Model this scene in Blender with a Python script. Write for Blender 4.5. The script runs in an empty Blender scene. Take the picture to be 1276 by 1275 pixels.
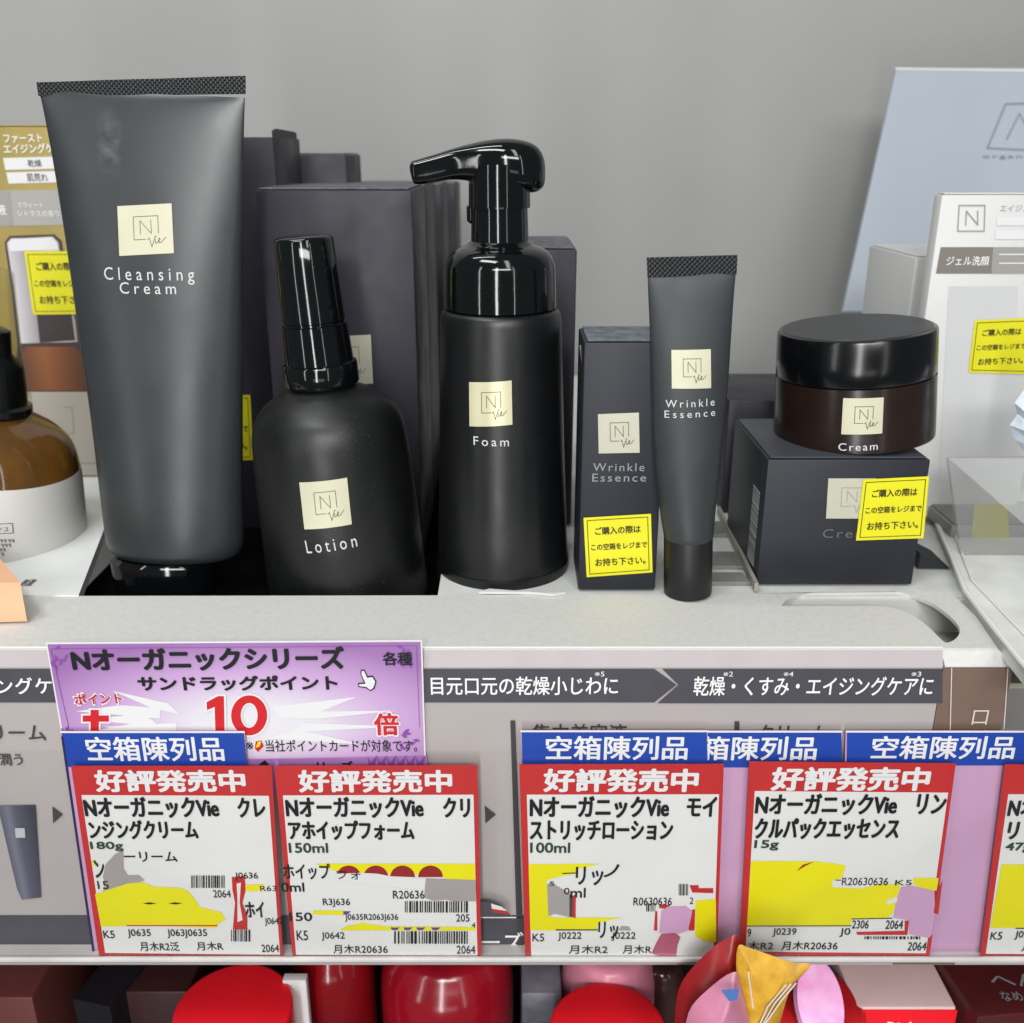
import bpy, bmesh, math, random
from mathutils import Vector, Matrix
from mathutils.geometry import tessellate_polygon
random.seed(7)
S = bpy.context.scene
COL = S.collection
rad = math.radians

# ------------------------------------------------------------------ camera
CAM = Vector((0.0, -0.30, 0.1586)); PITCH = rad(20.0); FPX = 1228.0
cd = bpy.data.cameras.new('camera'); cam = bpy.data.objects.new('camera', cd); COL.objects.link(cam)
cd.sensor_fit = 'HORIZONTAL'; cd.sensor_width = 36.0; cd.lens = 36.0 * FPX / 1276.0
cd.clip_start = 0.01; cd.clip_end = 50.0
cam.location = CAM; cam.rotation_euler = (rad(90) - PITCH, 0, 0)
cd.dof.use_dof = True; cd.dof.focus_distance = 0.352; cd.dof.aperture_fstop = 12.0
S.camera = cam
# ------------------------------------------------------------------ world and lamps (shop ceiling lamps and added lights)
w = bpy.data.worlds.new('World'); S.world = w; w.use_nodes = True
bg = w.node_tree.nodes['Background']; bg.inputs[0].default_value = (0.90, 0.97, 1.0, 1); bg.inputs[1].default_value = 0.14
S.view_settings.view_transform = 'Standard'; S.view_settings.look = 'None'
S.view_settings.gamma = 1.0; S.view_settings.exposure = -0.08; S.view_settings.use_curve_mapping = False

def lamp(name, loc, target, sx, sy, power, col=(1, 1, 1)):
    l = bpy.data.lights.new(name, 'AREA'); l.shape = 'RECTANGLE'; l.size = sx; l.size_y = sy
    l.energy = power; l.color = col
    o = bpy.data.objects.new(name, l); COL.objects.link(o); o.location = loc
    d = Vector(target) - Vector(loc)
    o.rotation_euler = d.to_track_quat('-Z', 'Y').to_euler()
    return o
lamp('overhead_light', (-0.50, -0.60, 1.45), (-0.02, 0.1, 0.0), 0.8, 0.25, 12.5, (0.97, 1.0, 0.98))
lamp('overhead_light', (0.45, -1.2, 1.5), (0.05, 0.0, 0.0), 0.22, 1.2, 6.5, (1.0, 0.99, 0.97))
lamp('overhead_light', (-0.35, 0.10, 0.95), (-0.30, 0.40, 0.1), 0.5, 0.06, 2.0, (0.98, 1.0, 0.98))  # added close to the wall to brighten its upper left
lamp('added_front_light', (-0.16, -1.25, 0.20), (0, 0.1, 0.05), 0.11, 1.4, 9.0)  # added tall strip in front, gives the vertical streak on bottles and caps
lamp('added_front_light', (0.62, -1.05, 0.25), (0, 0.1, 0.05), 0.03, 1.3, 1.2)  # added narrow strip for a streak from the right
lamp('added_front_light', (-0.75, -0.75, 0.25), (0, 0.1, 0.05), 0.04, 1.0, 1.6)  # added narrow strip for a streak from the left
lamp('added_front_light', (0.10, -1.40, 0.70), (0.0, 0.0, -0.25), 1.0, 0.25, 13.0, (1.0, 0.99, 0.98))  # added front fill that reaches the lower shelf goods
lamp('added_front_light', (0.0, -1.6, -0.4), (0.0, 0.0, -0.2), 1.0, 0.3, 1.5, (1.0, 0.99, 0.98))  # added weak fill from low in front

# ------------------------------------------------------------------ pixel rays (photo pixels, 1276 wide)
def ray(px, py):
    f = Vector((0, math.cos(PITCH), -math.sin(PITCH))); u = Vector((0, math.sin(PITCH), math.cos(PITCH)))
    return f + Vector((1, 0, 0)) * ((px - 638) / FPX) + u * (-(py - 637.5) / FPX)
def at(px, py, Y):
    d = ray(px, py); return CAM + d * ((Y - CAM.y) / d.y)
def on(px, py, z):
    d = ray(px, py); return CAM + d * ((z - CAM.z) / d.z)

class Fr:
    """local frame: x right, y away, z up; loc() meets the pixel ray with the plane y = -n"""
    def __init__(s, o, R=None):
        s.M = Matrix.Translation(o) @ (R.to_4x4() if R else Matrix.Identity(4)); s.I = s.M.inverted()
    def loc(s, px, py, n=0.0):
        o = s.I @ CAM; d = s.I.to_3x3() @ ray(px, py)
        t = (-n - o.y) / d.y; p = o + d * t
        return p.x, p.z, t
def axis_frame(pb, Yb, pt, Yt, floor=None):
    B = at(pb[0], pb[1], Yb); T = at(pt[0], pt[1], Yt); z = (T - B).normalized()
    if floor is not None: B = B + z * ((floor - B.z) / z.z)
    x = Vector((0, 1, 0)).cross(z).normalized(); y = z.cross(x)
    return Fr(B, Matrix((x, y, z)).transposed())
def quad_frame(q, Y, yaw=0.0):
    return Fr(at((q[2][0] + q[3][0]) / 2, (q[2][1] + q[3][1]) / 2, Y), Matrix.Rotation(yaw, 3, 'Z'))

# ------------------------------------------------------------------ materials
def lin(c):
    f = lambda v: (v / 255 / 12.92) if v / 255 <= 0.04045 else ((v / 255 + 0.055) / 1.055) ** 2.4
    return (f(c[0]), f(c[1]), f(c[2]), 1)
MATS = {}
def mat(name, c, rough=0.5, spec=0.5, metal=0.0, bump=None, var=None, rvar=None, coat=0.0, vcol=None):
    m = bpy.data.materials.new(name); m.use_nodes = True; nt = m.node_tree; b = nt.nodes['Principled BSDF']
    b.inputs['Base Color'].default_value = lin(c); b.inputs['Roughness'].default_value = rough
    b.inputs['Specular IOR Level'].default_value = spec; b.inputs['Metallic'].default_value = metal
    b.inputs['Coat Weight'].default_value = coat; b.inputs['Coat Roughness'].default_value = 0.08
    tc = nt.nodes.new('ShaderNodeTexCoord')
    def noise(sc, det=4):
        n = nt.nodes.new('ShaderNodeTexNoise'); n.inputs['Scale'].default_value = sc; n.inputs['Detail'].default_value = det
        nt.links.new(tc.outputs['Object'], n.inputs['Vector']); return n
    if var:
        n = noise(var[0], 6); r = nt.nodes.new('ShaderNodeValToRGB')
        k = var[1]
        c0 = tuple(max(0, v * (1 - k)) for v in c); c1 = vcol if vcol else tuple(min(255, v * (1 + k)) for v in c)
        r.color_ramp.elements[0].color = lin(c0); r.color_ramp.elements[1].color = lin(c1)
        r.color_ramp.elements[0].position = 0.3; r.color_ramp.elements[1].position = 0.7
        nt.links.new(n.outputs['Fac'], r.inputs['Fac']); nt.links.new(r.outputs['Color'], b.inputs['Base Color'])
    if rvar:
        n = noise(rvar[0], 5); r = nt.nodes.new('ShaderNodeMapRange')
        r.inputs['From Min'].default_value = 0.3; r.inputs['From Max'].default_value = 0.7
        r.inputs['To Min'].default_value = rvar[1]; r.inputs['To Max'].default_value = rvar[2]
        nt.links.new(n.outputs['Fac'], r.inputs['Value']); nt.links.new(r.outputs[0], b.inputs['Roughness'])
    if bump:
        n = noise(bump[0], 3); bp = nt.nodes.new('ShaderNodeBump'); bp.inputs['Strength'].default_value = bump[1]
        bp.inputs['Distance'].default_value = bump[2] if len(bump) > 2 else 0.0005
        nt.links.new(n.outputs['Fac'], bp.inputs['Height']); nt.links.new(bp.outputs[0], b.inputs['Normal'])
    MATS[name] = m
    return m
def crimp_mat(name, c):
    m = mat(name, c, 0.38, 0.5); nt = m.node_tree; b = nt.nodes['Principled BSDF']
    tc = nt.nodes.new('ShaderNodeTexCoord'); outs = []
    for sgn in (1, -1):
        mp = nt.nodes.new('ShaderNodeMapping'); mp.inputs['Rotation'].default_value = (0, sgn * rad(45), 0)
        wv = nt.nodes.new('ShaderNodeTexWave'); wv.inputs['Scale'].default_value = 260
        nt.links.new(tc.outputs['Object'], mp.inputs[0]); nt.links.new(mp.outputs[0], wv.inputs[0]); outs.append(wv)
    mx = nt.nodes.new('ShaderNodeMath'); mx.operation = 'MULTIPLY'
    nt.links.new(outs[0].outputs['Fac'], mx.inputs[0]); nt.links.new(outs[1].outputs['Fac'], mx.inputs[1])
    bp = nt.nodes.new('ShaderNodeBump'); bp.inputs['Strength'].default_value = 1.0; bp.inputs['Distance'].default_value = 0.0012
    nt.links.new(mx.outputs[0], bp.inputs['Height']); nt.links.new(bp.outputs[0], b.inputs['Normal'])
    return m
def clear_mat(name, tint=(1, 1, 1), gloss=0.06, rough=0.05):
    m = bpy.data.materials.new(name); m.use_nodes = True; nt = m.node_tree; nt.nodes.remove(nt.nodes['Principled BSDF'])
    t = nt.nodes.new('ShaderNodeBsdfTransparent'); t.inputs[0].default_value = (*tint, 1)
    g = nt.nodes.new('ShaderNodeBsdfGlossy'); g.inputs['Roughness'].default_value = rough
    fr = nt.nodes.new('ShaderNodeFresnel'); fr.inputs[0].default_value = 1.45
    mul = nt.nodes.new('ShaderNodeMath'); mul.operation = 'MULTIPLY'; mul.inputs[1].default_value = gloss / 0.04
    mul.use_clamp = True
    nt.links.new(fr.outputs[0], mul.inputs[0])
    mx = nt.nodes.new('ShaderNodeMixShader'); nt.links.new(mul.outputs[0], mx.inputs[0])
    nt.links.new(t.outputs[0], mx.inputs[1]); nt.links.new(g.outputs[0], mx.inputs[2])
    nt.links.new(mx.outputs[0], nt.nodes['Material Output'].inputs[0]); return m
def frosted(name, c, opac, rough=.35):
    m = mat(name, c, rough, .4); nt = m.node_tree; t = nt.nodes.new('ShaderNodeBsdfTransparent'); mx = nt.nodes.new('ShaderNodeMixShader')
    mx.inputs[0].default_value = opac; nt.links.new(t.outputs[0], mx.inputs[1]); nt.links.new(nt.nodes['Principled BSDF'].outputs[0], mx.inputs[2])
    nt.links.new(mx.outputs[0], nt.nodes['Material Output'].inputs[0]); return m
def grad_mat(name, stops, axis, lo, hi, rough=0.5, sphere=None):
    """printed gradient along a local axis (or round a local point)"""
    m = mat(name, stops[0][1], rough); nt = m.node_tree; b = nt.nodes['Principled BSDF']
    tc = nt.nodes.new('ShaderNodeTexCoord')
    if sphere:
        vm = nt.nodes.new('ShaderNodeMapping'); vm.vector_type = 'POINT'
        vm.inputs['Location'].default_value = tuple(-a * s for a, s in zip(sphere[0], sphere[1])); vm.inputs['Scale'].default_value = sphere[1]
        ln = nt.nodes.new('ShaderNodeVectorMath'); ln.operation = 'LENGTH'
        nt.links.new(tc.outputs['Object'], vm.inputs[0]); nt.links.new(vm.outputs[0], ln.inputs[0]); src = ln.outputs['Value']
    else:
        sp = nt.nodes.new('ShaderNodeSeparateXYZ'); nt.links.new(tc.outputs['Object'], sp.inputs[0]); src = sp.outputs[axis]
    mr = nt.nodes.new('ShaderNodeMapRange'); mr.inputs['From Min'].default_value = lo; mr.inputs['From Max'].default_value = hi
    nt.links.new(src, mr.inputs['Value'])
    r = nt.nodes.new('ShaderNodeValToRGB')
    while len(r.color_ramp.elements) < len(stops): r.color_ramp.elements.new(0.5)
    for e, (p, c) in zip(r.color_ramp.elements, stops): e.position = p; e.color = lin(c)
    nt.links.new(mr.outputs[0], r.inputs['Fac']); nt.links.new(r.outputs[0], b.inputs['Base Color'])
    return m

def mix_over(m, mask, c):
    nt = m.node_tree; b = nt.nodes['Principled BSDF']; mx = nt.nodes.new('ShaderNodeMix'); mx.data_type = 'RGBA'
    src = b.inputs['Base Color'].links
    if src: nt.links.new(src[0].from_socket, mx.inputs[6])
    else: mx.inputs[6].default_value = b.inputs['Base Color'].default_value
    mx.inputs[7].default_value = lin(c); nt.links.new(mask, mx.inputs[0]); nt.links.new(mx.outputs[2], b.inputs['Base Color'])
def noise_mask(m, sc, lo, hi, det=3):
    nt = m.node_tree; tc = nt.nodes.new('ShaderNodeTexCoord'); n = nt.nodes.new('ShaderNodeTexNoise'); n.inputs['Scale'].default_value = sc; n.inputs['Detail'].default_value = det
    nt.links.new(tc.outputs['Object'], n.inputs['Vector']); r = nt.nodes.new('ShaderNodeMapRange'); r.inputs['From Min'].default_value = lo; r.inputs['From Max'].default_value = hi
    nt.links.new(n.outputs['Fac'], r.inputs['Value']); return r.outputs[0]
def mul(m, a, b):
    n = m.node_tree.nodes.new('ShaderNodeMath'); n.operation = 'MULTIPLY'; m.node_tree.links.new(a, n.inputs[0])
    if isinstance(b, float): n.inputs[1].default_value = b
    else: m.node_tree.links.new(b, n.inputs[1])
    return n.outputs[0]
def dust(m, amt=.35, c=(150, 150, 146), sc=1400):
    mix_over(m, mul(m, mul(m, noise_mask(m, sc, .64, .76, 1), noise_mask(m, 45, .45, .65)), amt), c)
def smear(m, cen, scale, c, amt=.5):
    nt = m.node_tree; tc = nt.nodes.new('ShaderNodeTexCoord'); mp = nt.nodes.new('ShaderNodeMapping')
    mp.inputs['Location'].default_value = (-cen[0] * scale[0], 0, -cen[1] * scale[1]); mp.inputs['Scale'].default_value = (scale[0], 0, scale[1])
    ln = nt.nodes.new('ShaderNodeVectorMath'); ln.operation = 'LENGTH'; nt.links.new(tc.outputs['Object'], mp.inputs[0]); nt.links.new(mp.outputs[0], ln.inputs[0])
    r = nt.nodes.new('ShaderNodeMapRange'); r.inputs['From Min'].default_value = 1.0; r.inputs['From Max'].default_value = 0.1; nt.links.new(ln.outputs['Value'], r.inputs['Value'])
    mix_over(m, mul(m, mul(m, r.outputs[0], noise_mask(m, 240, .38, .66, 10)), amt), c)
WALLM = mat('wall_paint', (153, 153, 151), 0.55, 0.3, var=(3, 0.015), bump=(900, 0.05))
LEDGE = mat('ledge_card', (200, 199, 196), 0.6, 0.35, var=(420, 0.02), bump=(700, 0.18, 0.0003))
LIP = mat('lip_card', (172, 164, 165), 0.6, 0.3, var=(60, 0.02))
PANEL = mat('panel_print', (164, 157, 155), 0.5, 0.35, var=(40, 0.012))
BAND = mat('band_print', (70, 69, 76), 0.5, 0.35, var=(90, 0.04))
BROWN = mat('brown_print', (112, 92, 82), 0.5, 0.35, var=(90, 0.03))
WHITEINK = mat('white_ink', (226, 226, 224), 0.5, 0.3)
CREAMINK = mat('cream_ink', (205, 195, 185), 0.5, 0.3)
PRINTDK = mat('dark_print', (62, 60, 62), 0.5, 0.3)
TRAYW = mat('tray_card', (205, 206, 202), 0.5, 0.4, var=(120, 0.03))
GREYST = mat('grey_card', (120, 120, 116), 0.5, 0.4, var=(80, 0.1))
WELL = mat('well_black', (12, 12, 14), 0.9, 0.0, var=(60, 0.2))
CARTON = mat('dark_carton', (43, 41, 50), 0.5, 0.32, var=(45, 0.05), bump=(1800, 0.12, 0.0002), rvar=(60, 0.42, 0.56))
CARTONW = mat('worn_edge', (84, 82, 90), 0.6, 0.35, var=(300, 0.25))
CARTON2 = mat('charcoal_carton', (35, 37, 44), 0.5, 0.35, var=(45, 0.05), bump=(1800, 0.12, 0.0002))
TUBEM = mat('satin_tube', (45, 49, 51), 0.33, 0.5, var=(35, 0.05), bump=(420, 0.05, 0.0003), rvar=(50, 0.30, 0.38))
TUBE2 = mat('matt_tube', (46, 50, 52), 0.46, 0.45, var=(60, 0.05), rvar=(90, 0.42, 0.52))
CRIMP = crimp_mat('crimped_seal', (46, 48, 50))
SATIN = mat('satin_black', (11, 12, 14), 0.36, 0.5, var=(60, 0.08), bump=(900, 0.04, 0.0002), rvar=(70, 0.32, 0.41))
SOFTB = mat('soft_black', (12, 13, 14), 0.42, 0.5, var=(70, 0.1), bump=(1500, 0.10, 0.0002), rvar=(80, 0.38, 0.47))
GLOSS = mat('gloss_black', (9, 12, 13), 0.07, 0.55, bump=(95, 0.045, 0.001), rvar=(40, 0.05, 0.11))
GLOSS2 = mat('gloss_black_lid', (9, 10, 12), 0.20, 0.5, bump=(70, 0.03, 0.001))
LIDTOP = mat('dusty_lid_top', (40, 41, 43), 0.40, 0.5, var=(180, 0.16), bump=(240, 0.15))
MATTB = mat('matt_black_cap', (16, 17, 18), 0.45, 0.45, var=(90, 0.1))
JARG = mat('smoked_jar', (34, 23, 19), 0.24, 0.4, coat=0.0, var=(30, 0.1))
GOLD = mat('gold_foil', (197, 193, 168), 0.46, 0.45, metal=0.08, var=(50, 0.03))
GOLDP = mat('dull_gold_foil', (186, 184, 166), 0.45, 0.5, metal=0.15, var=(50, 0.03))
ENGR = mat('emblem_line', (92, 86, 66), 0.5, 0.3)
SILVER = mat('silver_ink', (196, 198, 198), 0.4, 0.4)
GREYINK = mat('grey_ink', (140, 140, 144), 0.5, 0.3)
DIMINK = mat('dim_ink', (92, 92, 98), 0.5, 0.3)
YEL = mat('yellow_sticker', (212, 206, 26), 0.4, 0.4, var=(60, 0.02))
YINK = mat('sticker_ink', (50, 46, 20), 0.5, 0.3)
REDC = mat('card_red', (178, 42, 42), 0.42, 0.4, var=(50, 0.03))
PAPER = mat('card_paper', (208, 208, 205), 0.42, 0.4, var=(30, 0.012))
INK = mat('black_ink', (22, 25, 26), 0.5, 0.3)
GRINK = mat('green_black_ink', (40, 62, 46), 0.5, 0.3)
YBAND = mat('band_yellow', (214, 206, 14), 0.42, 0.4, var=(24, 0.03))
SMUDGE = mat('grey_smudge', (150, 144, 142), 0.5, 0.3, var=(60, 0.03))
PINK = mat('pink_card', (186, 146, 178), 0.45, 0.4, var=(30, 0.02))
PINKDK = mat('dusky_pink_smudge', (160, 84, 104), 0.45, 0.4, var=(60, 0.08))
BLUE = mat('tag_blue', (24, 62, 152), 0.42, 0.4, var=(40, 0.03))
NAVY = mat('tag_navy', (30, 32, 74), 0.45, 0.4)
WHITEC = mat('white_card', (212, 212, 212), 0.45, 0.4)
REDINK = mat('red_ink', (190, 30, 36), 0.45, 0.35)
DKRED = mat('dark_red_ink', (138, 34, 34), 0.45, 0.35)
PURP = mat('purple_ink', (128, 70, 150), 0.45, 0.35)
CLEAR = clear_mat('clear_rail', (0.985, 0.985, 0.985), 0.004, .15)
RAILE = mat('rail_edge', (196, 192, 190), 0.25, 0.5, var=(30, 0.06))
ACRYL = frosted('acrylic', (150, 151, 151), .28)
OVERCAP = clear_mat('clear_overcap', (.93, .93, .88), 0.012, .12)
AMBER = mat('amber_glass', (90, 60, 24), 0.10, 0.5, coat=0.4, var=(28, 0.25))
BLACKP = mat('pump_black', (14, 15, 18), 0.25, 0.5, bump=(120, 0.05))
WLABEL = mat('bottle_label', (204, 203, 198), 0.5, 0.35, var=(40, 0.01))
GOLDBOX = mat('gold_carton', (152, 135, 76), 0.42, 0.4, metal=0.2, var=(60, 0.04))
ORANGE = mat('peach_card', (226, 174, 138), 0.5, 0.4, var=(30, 0.02))
BLUEC = mat('pale_blue_card', (162, 169, 180), 0.38, 0.4, var=(6, 0.02))
WBOX = mat('white_carton', (200, 200, 198), 0.48, 0.4, var=(20, 0.012))
LILAC = mat('white_pouch_print', (193, 193, 194), 0.48, 0.4, var=(14, 0.02))
BANDG = mat('taupe_print', (118, 114, 108), 0.5, 0.35)
BANDG2 = mat('pale_taupe_print', (148, 146, 142), 0.5, 0.35)

dust(SOFTB, .13); dust(SATIN, .04); dust(CARTON, .05, (130, 130, 138), 900); dust(CARTON2, .04, (130, 130, 138), 900); dust(LEDGE, .22, (150, 146, 136), 700)
# ------------------------------------------------------------------ mesh helpers
def mesh_obj(name, v, f, m, parent=None, smooth=False, angle=40):
    me = bpy.data.meshes.new(name); me.from_pydata([tuple(p) for p in v], [], f); me.update()
    bm = bmesh.new(); bm.from_mesh(me); bmesh.ops.recalc_face_normals(bm, faces=bm.faces); bm.to_mesh(me); bm.free()
    if smooth:
        for p in me.polygons: p.use_smooth = True
        me.set_sharp_from_angle(angle=rad(angle))
    for mm in (m if isinstance(m, (list, tuple)) else [m]): me.materials.append(mm)
    o = bpy.data.objects.new(name, me); COL.objects.link(o)
    if parent: o.parent = parent
    return o
def root(name, F, label, cat, group=None):
    o = bpy.data.objects.new(name, None); COL.objects.link(o); o.empty_display_size = 0.01
    l, q, s = F.M.decompose(); o.location = l; o.rotation_euler = q.to_euler()
    o['label'] = label; o['category'] = cat
    if group: o['group'] = group
    return o
class MB:
    def __init__(s): s.v = []; s.f = []
    def add(s, v, f):
        k = len(s.v); s.v += [tuple(p) for p in v]; s.f += [tuple(i + k for i in q) for q in f]; return s
    def build(s, name, m, parent=None, smooth=False, angle=40): return mesh_obj(name, s.v, s.f, m, parent, smooth, angle)
def box_vf(x0, x1, y0, y1, z0, z1):
    v = [(x, y, z) for x in (x0, x1) for y in (y0, y1) for z in (z0, z1)]
    return v, [(0, 1, 3, 2), (4, 6, 7, 5), (0, 4, 5, 1), (2, 3, 7, 6), (0, 2, 6, 4), (1, 5, 7, 3)]
def box(name, x0, x1, y0, y1, z0, z1, m, parent=None, bev=0.0, seg=2):
    v, f = box_vf(x0, x1, y0, y1, z0, z1); o = mesh_obj(name, v, f, m, parent)
    if bev:
        bm = bmesh.new(); bm.from_mesh(o.data)
        bmesh.ops.bevel(bm, geom=list(bm.edges), offset=bev, segments=seg, affect='EDGES', profile=0.5)
        bm.to_mesh(o.data); bm.free()
        for p in o.data.polygons: p.use_smooth = True
        o.data.set_sharp_from_angle(angle=rad(35))
    return o
def fill(polys):
    """2D polygons (first outer, rest holes) -> verts, tris"""
    pl = [[Vector((p[0], p[1], 0)) for p in q] for q in polys]
    return [p for q in polys for p in q], [tuple(t) for t in tessellate_polygon(pl)]
def plate_vf(polys, put0, put1):
    v2, tr = fill(polys); n = len(v2)
    v = [put0(*p) for p in v2] + [put1(*p) for p in v2]; f = list(tr) + [tuple(i + n for i in reversed(t)) for t in tr]
    k = 0
    for q in polys:
        for i in range(len(q)):
            a, b = k + i, k + (i + 1) % len(q); f.append((a, b, b + n, a + n))
        k += len(q)
    return v, f
def catmull(p, n=6):
    out = []
    for i in range(len(p) - 1):
        a = p[max(0, i - 1)]; b = p[i]; c = p[i + 1]; d = p[min(len(p) - 1, i + 2)]
        for k in range(n):
            t = k / n
            out.append(tuple(0.5 * (2 * b[j] + (c[j] - a[j]) * t + (2 * a[j] - 5 * b[j] + 4 * c[j] - d[j]) * t * t + (3 * b[j] - a[j] - 3 * c[j] + d[j]) * t ** 3) for j in range(len(b))))
    return out + [tuple(p[-1])]
def rings_vf(rings):
    n = len(rings[0]); v = [p for r in rings for p in r]; f = []
    for i in range(len(rings) - 1):
        for j in range(n):
            f.append((i * n + j, i * n + (j + 1) % n, (i + 1) * n + (j + 1) % n, (i + 1) * n + j))
    f.append(tuple(range(n))[::-1]); f.append(tuple(range((len(rings) - 1) * n, len(rings) * n)))
    return v, f
def lathe(name, prof, m, parent=None, seg=96, cx=0, cy=0, angle=38, sy=1.0):
    rings = [[(cx + max(r, 1e-5) * math.cos(2 * math.pi * k / seg), cy + sy * max(r, 1e-5) * math.sin(2 * math.pi * k / seg), z) for k in range(seg)] for r, z in prof]
    v, f = rings_vf(rings); return mesh_obj(name, v, f, m, parent, True, angle)
def rprof(prof):
    def r(z):
        for (r0, z0), (r1, z1) in zip(prof, prof[1:]):
            if min(z0, z1) <= z <= max(z0, z1) and z0 != z1: return r0 + (r1 - r0) * (z - z0) / (z1 - z0)
        return max(p[0] for p in prof)
    return r
def tube_path(pts, r, n=10):
    rings = []
    for i, p in enumerate(pts):
        a = Vector(pts[max(0, i - 1)]); b = Vector(pts[min(len(pts) - 1, i + 1)]); d = (b - a).normalized()
        x = d.cross(Vector((0, 0, 1))).normalized(); y = x.cross(d)
        rings.append([tuple(Vector(p) + x * (r * math.cos(2 * math.pi * k / n)) + y * (r * math.sin(2 * math.pi * k / n))) for k in range(n)])
    return rings_vf(rings)

# ------------------------------------------------------------------ printed matter
TC = {}
def text2d(body, bold=0.0, sp=1.0, res=3):
    key = (body, bold, sp, res)
    if key in TC: return TC[key]
    c = bpy.data.curves.new('type', 'FONT'); c.body = body; c.size = 1; c.offset = bold; c.space_character = sp; c.resolution_u = res
    o = bpy.data.objects.new('type', c); COL.objects.link(o); bpy.context.view_layer.update()
    me = bpy.data.meshes.new_from_object(o.evaluated_get(bpy.context.evaluated_depsgraph_get()))
    v = [(p.co.x, p.co.y) for p in me.vertices]; f = [tuple(p.vertices) for p in me.polygons]
    bpy.data.objects.remove(o); bpy.data.curves.remove(c); bpy.data.meshes.remove(me)
    x0 = min(p[0] for p in v); x1 = max(p[0] for p in v); y0 = min(p[1] for p in v); y1 = max(p[1] for p in v)
    TC[key] = ([((p[0] - x0) / (x1 - x0), (p[1] - y0) / (y1 - y0)) for p in v], f); return TC[key]
class Print:
    """collects flat print (text, polygons, strokes, bars) on a frame's front plane (or a curved front surf(x,z))"""
    def __init__(s, F, n=0.0002, surf=None, base=0.0): s.F = F; s.n = n; s.surf = surf; s.mb = MB(); s.base = base
    def put(s, x, z): return (x, (s.surf(x, z) if s.surf else 0.0) - s.n, z)
    def loc(s, px, py):
        x, z = s.F.loc(px, py, s.base)[:2]
        if s.surf:                                           # settle on the curved front
            for _ in range(8): x, z = s.F.loc(px, py, -s.surf(x, z))[:2]
        return x, z
    def text(s, body, b, bold=0.0, rot=0.0, sp=1.0, shear=0.0):
        x0, y0, x1, y1 = b; v, f = text2d(body, 0.0, sp); mx, my = (x0 + x1) / 2, (y0 + y1) / 2
        L = s.loc(x0, my); R = s.loc(x1, my); T = s.loc(mx, y0); B = s.loc(mx, y1); C = s.loc(mx, my)
        w = R[0] - L[0]; h = T[1] - B[1]; cs, sn = math.cos(rad(rot)), math.sin(rad(rot))
        def q(u, t):
            a = (u - 0.5) * w + shear * (t - 0.5) * h; c = (t - 0.5) * h; return s.put(C[0] + a * cs - c * sn, (T[1] + B[1]) / 2 + a * sn + c * cs)
        if bold < .006: s.mb.add([q(*p) for p in v], f); return s
        n0 = s.n; ew = bold * .95 * h; k = 0                # heavy type: the glyphs struck several times with small shifts
        for dx, dz in ((0, 0), (1, 0), (-1, 0), (0, .8), (0, -.8), (.7, .6), (-.7, .6), (.7, -.6), (-.7, -.6)):
            s.n = n0 + k * 2.5e-6; k += 1
            fx = 1 - 2 * ew / w; fz = 1 - 1.6 * ew / h
            pts = []
            for u, t in v:
                a = (u - .5) * w * fx + shear * (t - .5) * h + dx * ew; c = (t - .5) * h * fz + dz * ew
                pts.append(s.put(C[0] + a * cs - c * sn, (T[1] + B[1]) / 2 + a * sn + c * cs))
            s.mb.add(pts, f)
        s.n = n0; return s
    def poly(s, pts, holes=()):
        v, f = fill([[s.loc(*p) for p in q] for q in [pts, *holes]]); s.mb.add([s.put(*p) for p in v], f); s.n += 2e-6; return s
    def patch(s, q, nx=14, nz=14):
        a, b, c, d = [s.loc(*p) for p in q]; v = []
        for j in range(nz + 1):
            for i in range(nx + 1):
                u, t = i / nx, j / nz
                v.append(s.put(*[(a[k] * (1 - u) + b[k] * u) * (1 - t) + (d[k] * (1 - u) + c[k] * u) * t for k in (0, 1)]))
        f = [(j * (nx + 1) + i, j * (nx + 1) + i + 1, (j + 1) * (nx + 1) + i + 1, (j + 1) * (nx + 1) + i) for j in range(nz) for i in range(nx)]
        s.mb.add(v, f); return s
    def stroke(s, pts, w, world=False):
        p = pts if world else [s.loc(*q) for q in pts]
        for a, b in zip(p, p[1:]):
            dx, dz = b[0] - a[0], b[1] - a[1]; l = math.hypot(dx, dz) or 1; nx, nz = -dz / l * w / 2, dx / l * w / 2
            ex, ez = dx / l * w / 2, dz / l * w / 2
            k = max(1, int(l / 0.0015)); v = []
            for i in range(k + 1):
                t = i / k; x = a[0] - ex + (dx + 2 * ex) * t; z = a[1] - ez + (dz + 2 * ez) * t
                v += [s.put(x + nx, z + nz), s.put(x - nx, z - nz)]
            s.mb.add(v, [(2 * i, 2 * i + 1, 2 * i + 3, 2 * i + 2) for i in range(k)]); s.n += 1e-6
        return s
    def bars(s, b, n=26, seed=1):
        rnd = random.Random(seed); x0, y0, x1, y1 = b; x = x0
        wt = [(rnd.choice((1, 1, 1.6, 2.4)), rnd.choice((1, 1, 1.8))) for _ in range(n)]
        k = (x1 - x0) / sum(a + c for a, c in wt)
        for a, c in wt:
            s.poly([(x, y0), (x + a * k, y0), (x + a * k, y1), (x, y1)]); x += (a + c) * k
        return s
    def build(s, name, m, parent): return s.mb.build(name, m, parent)
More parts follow.
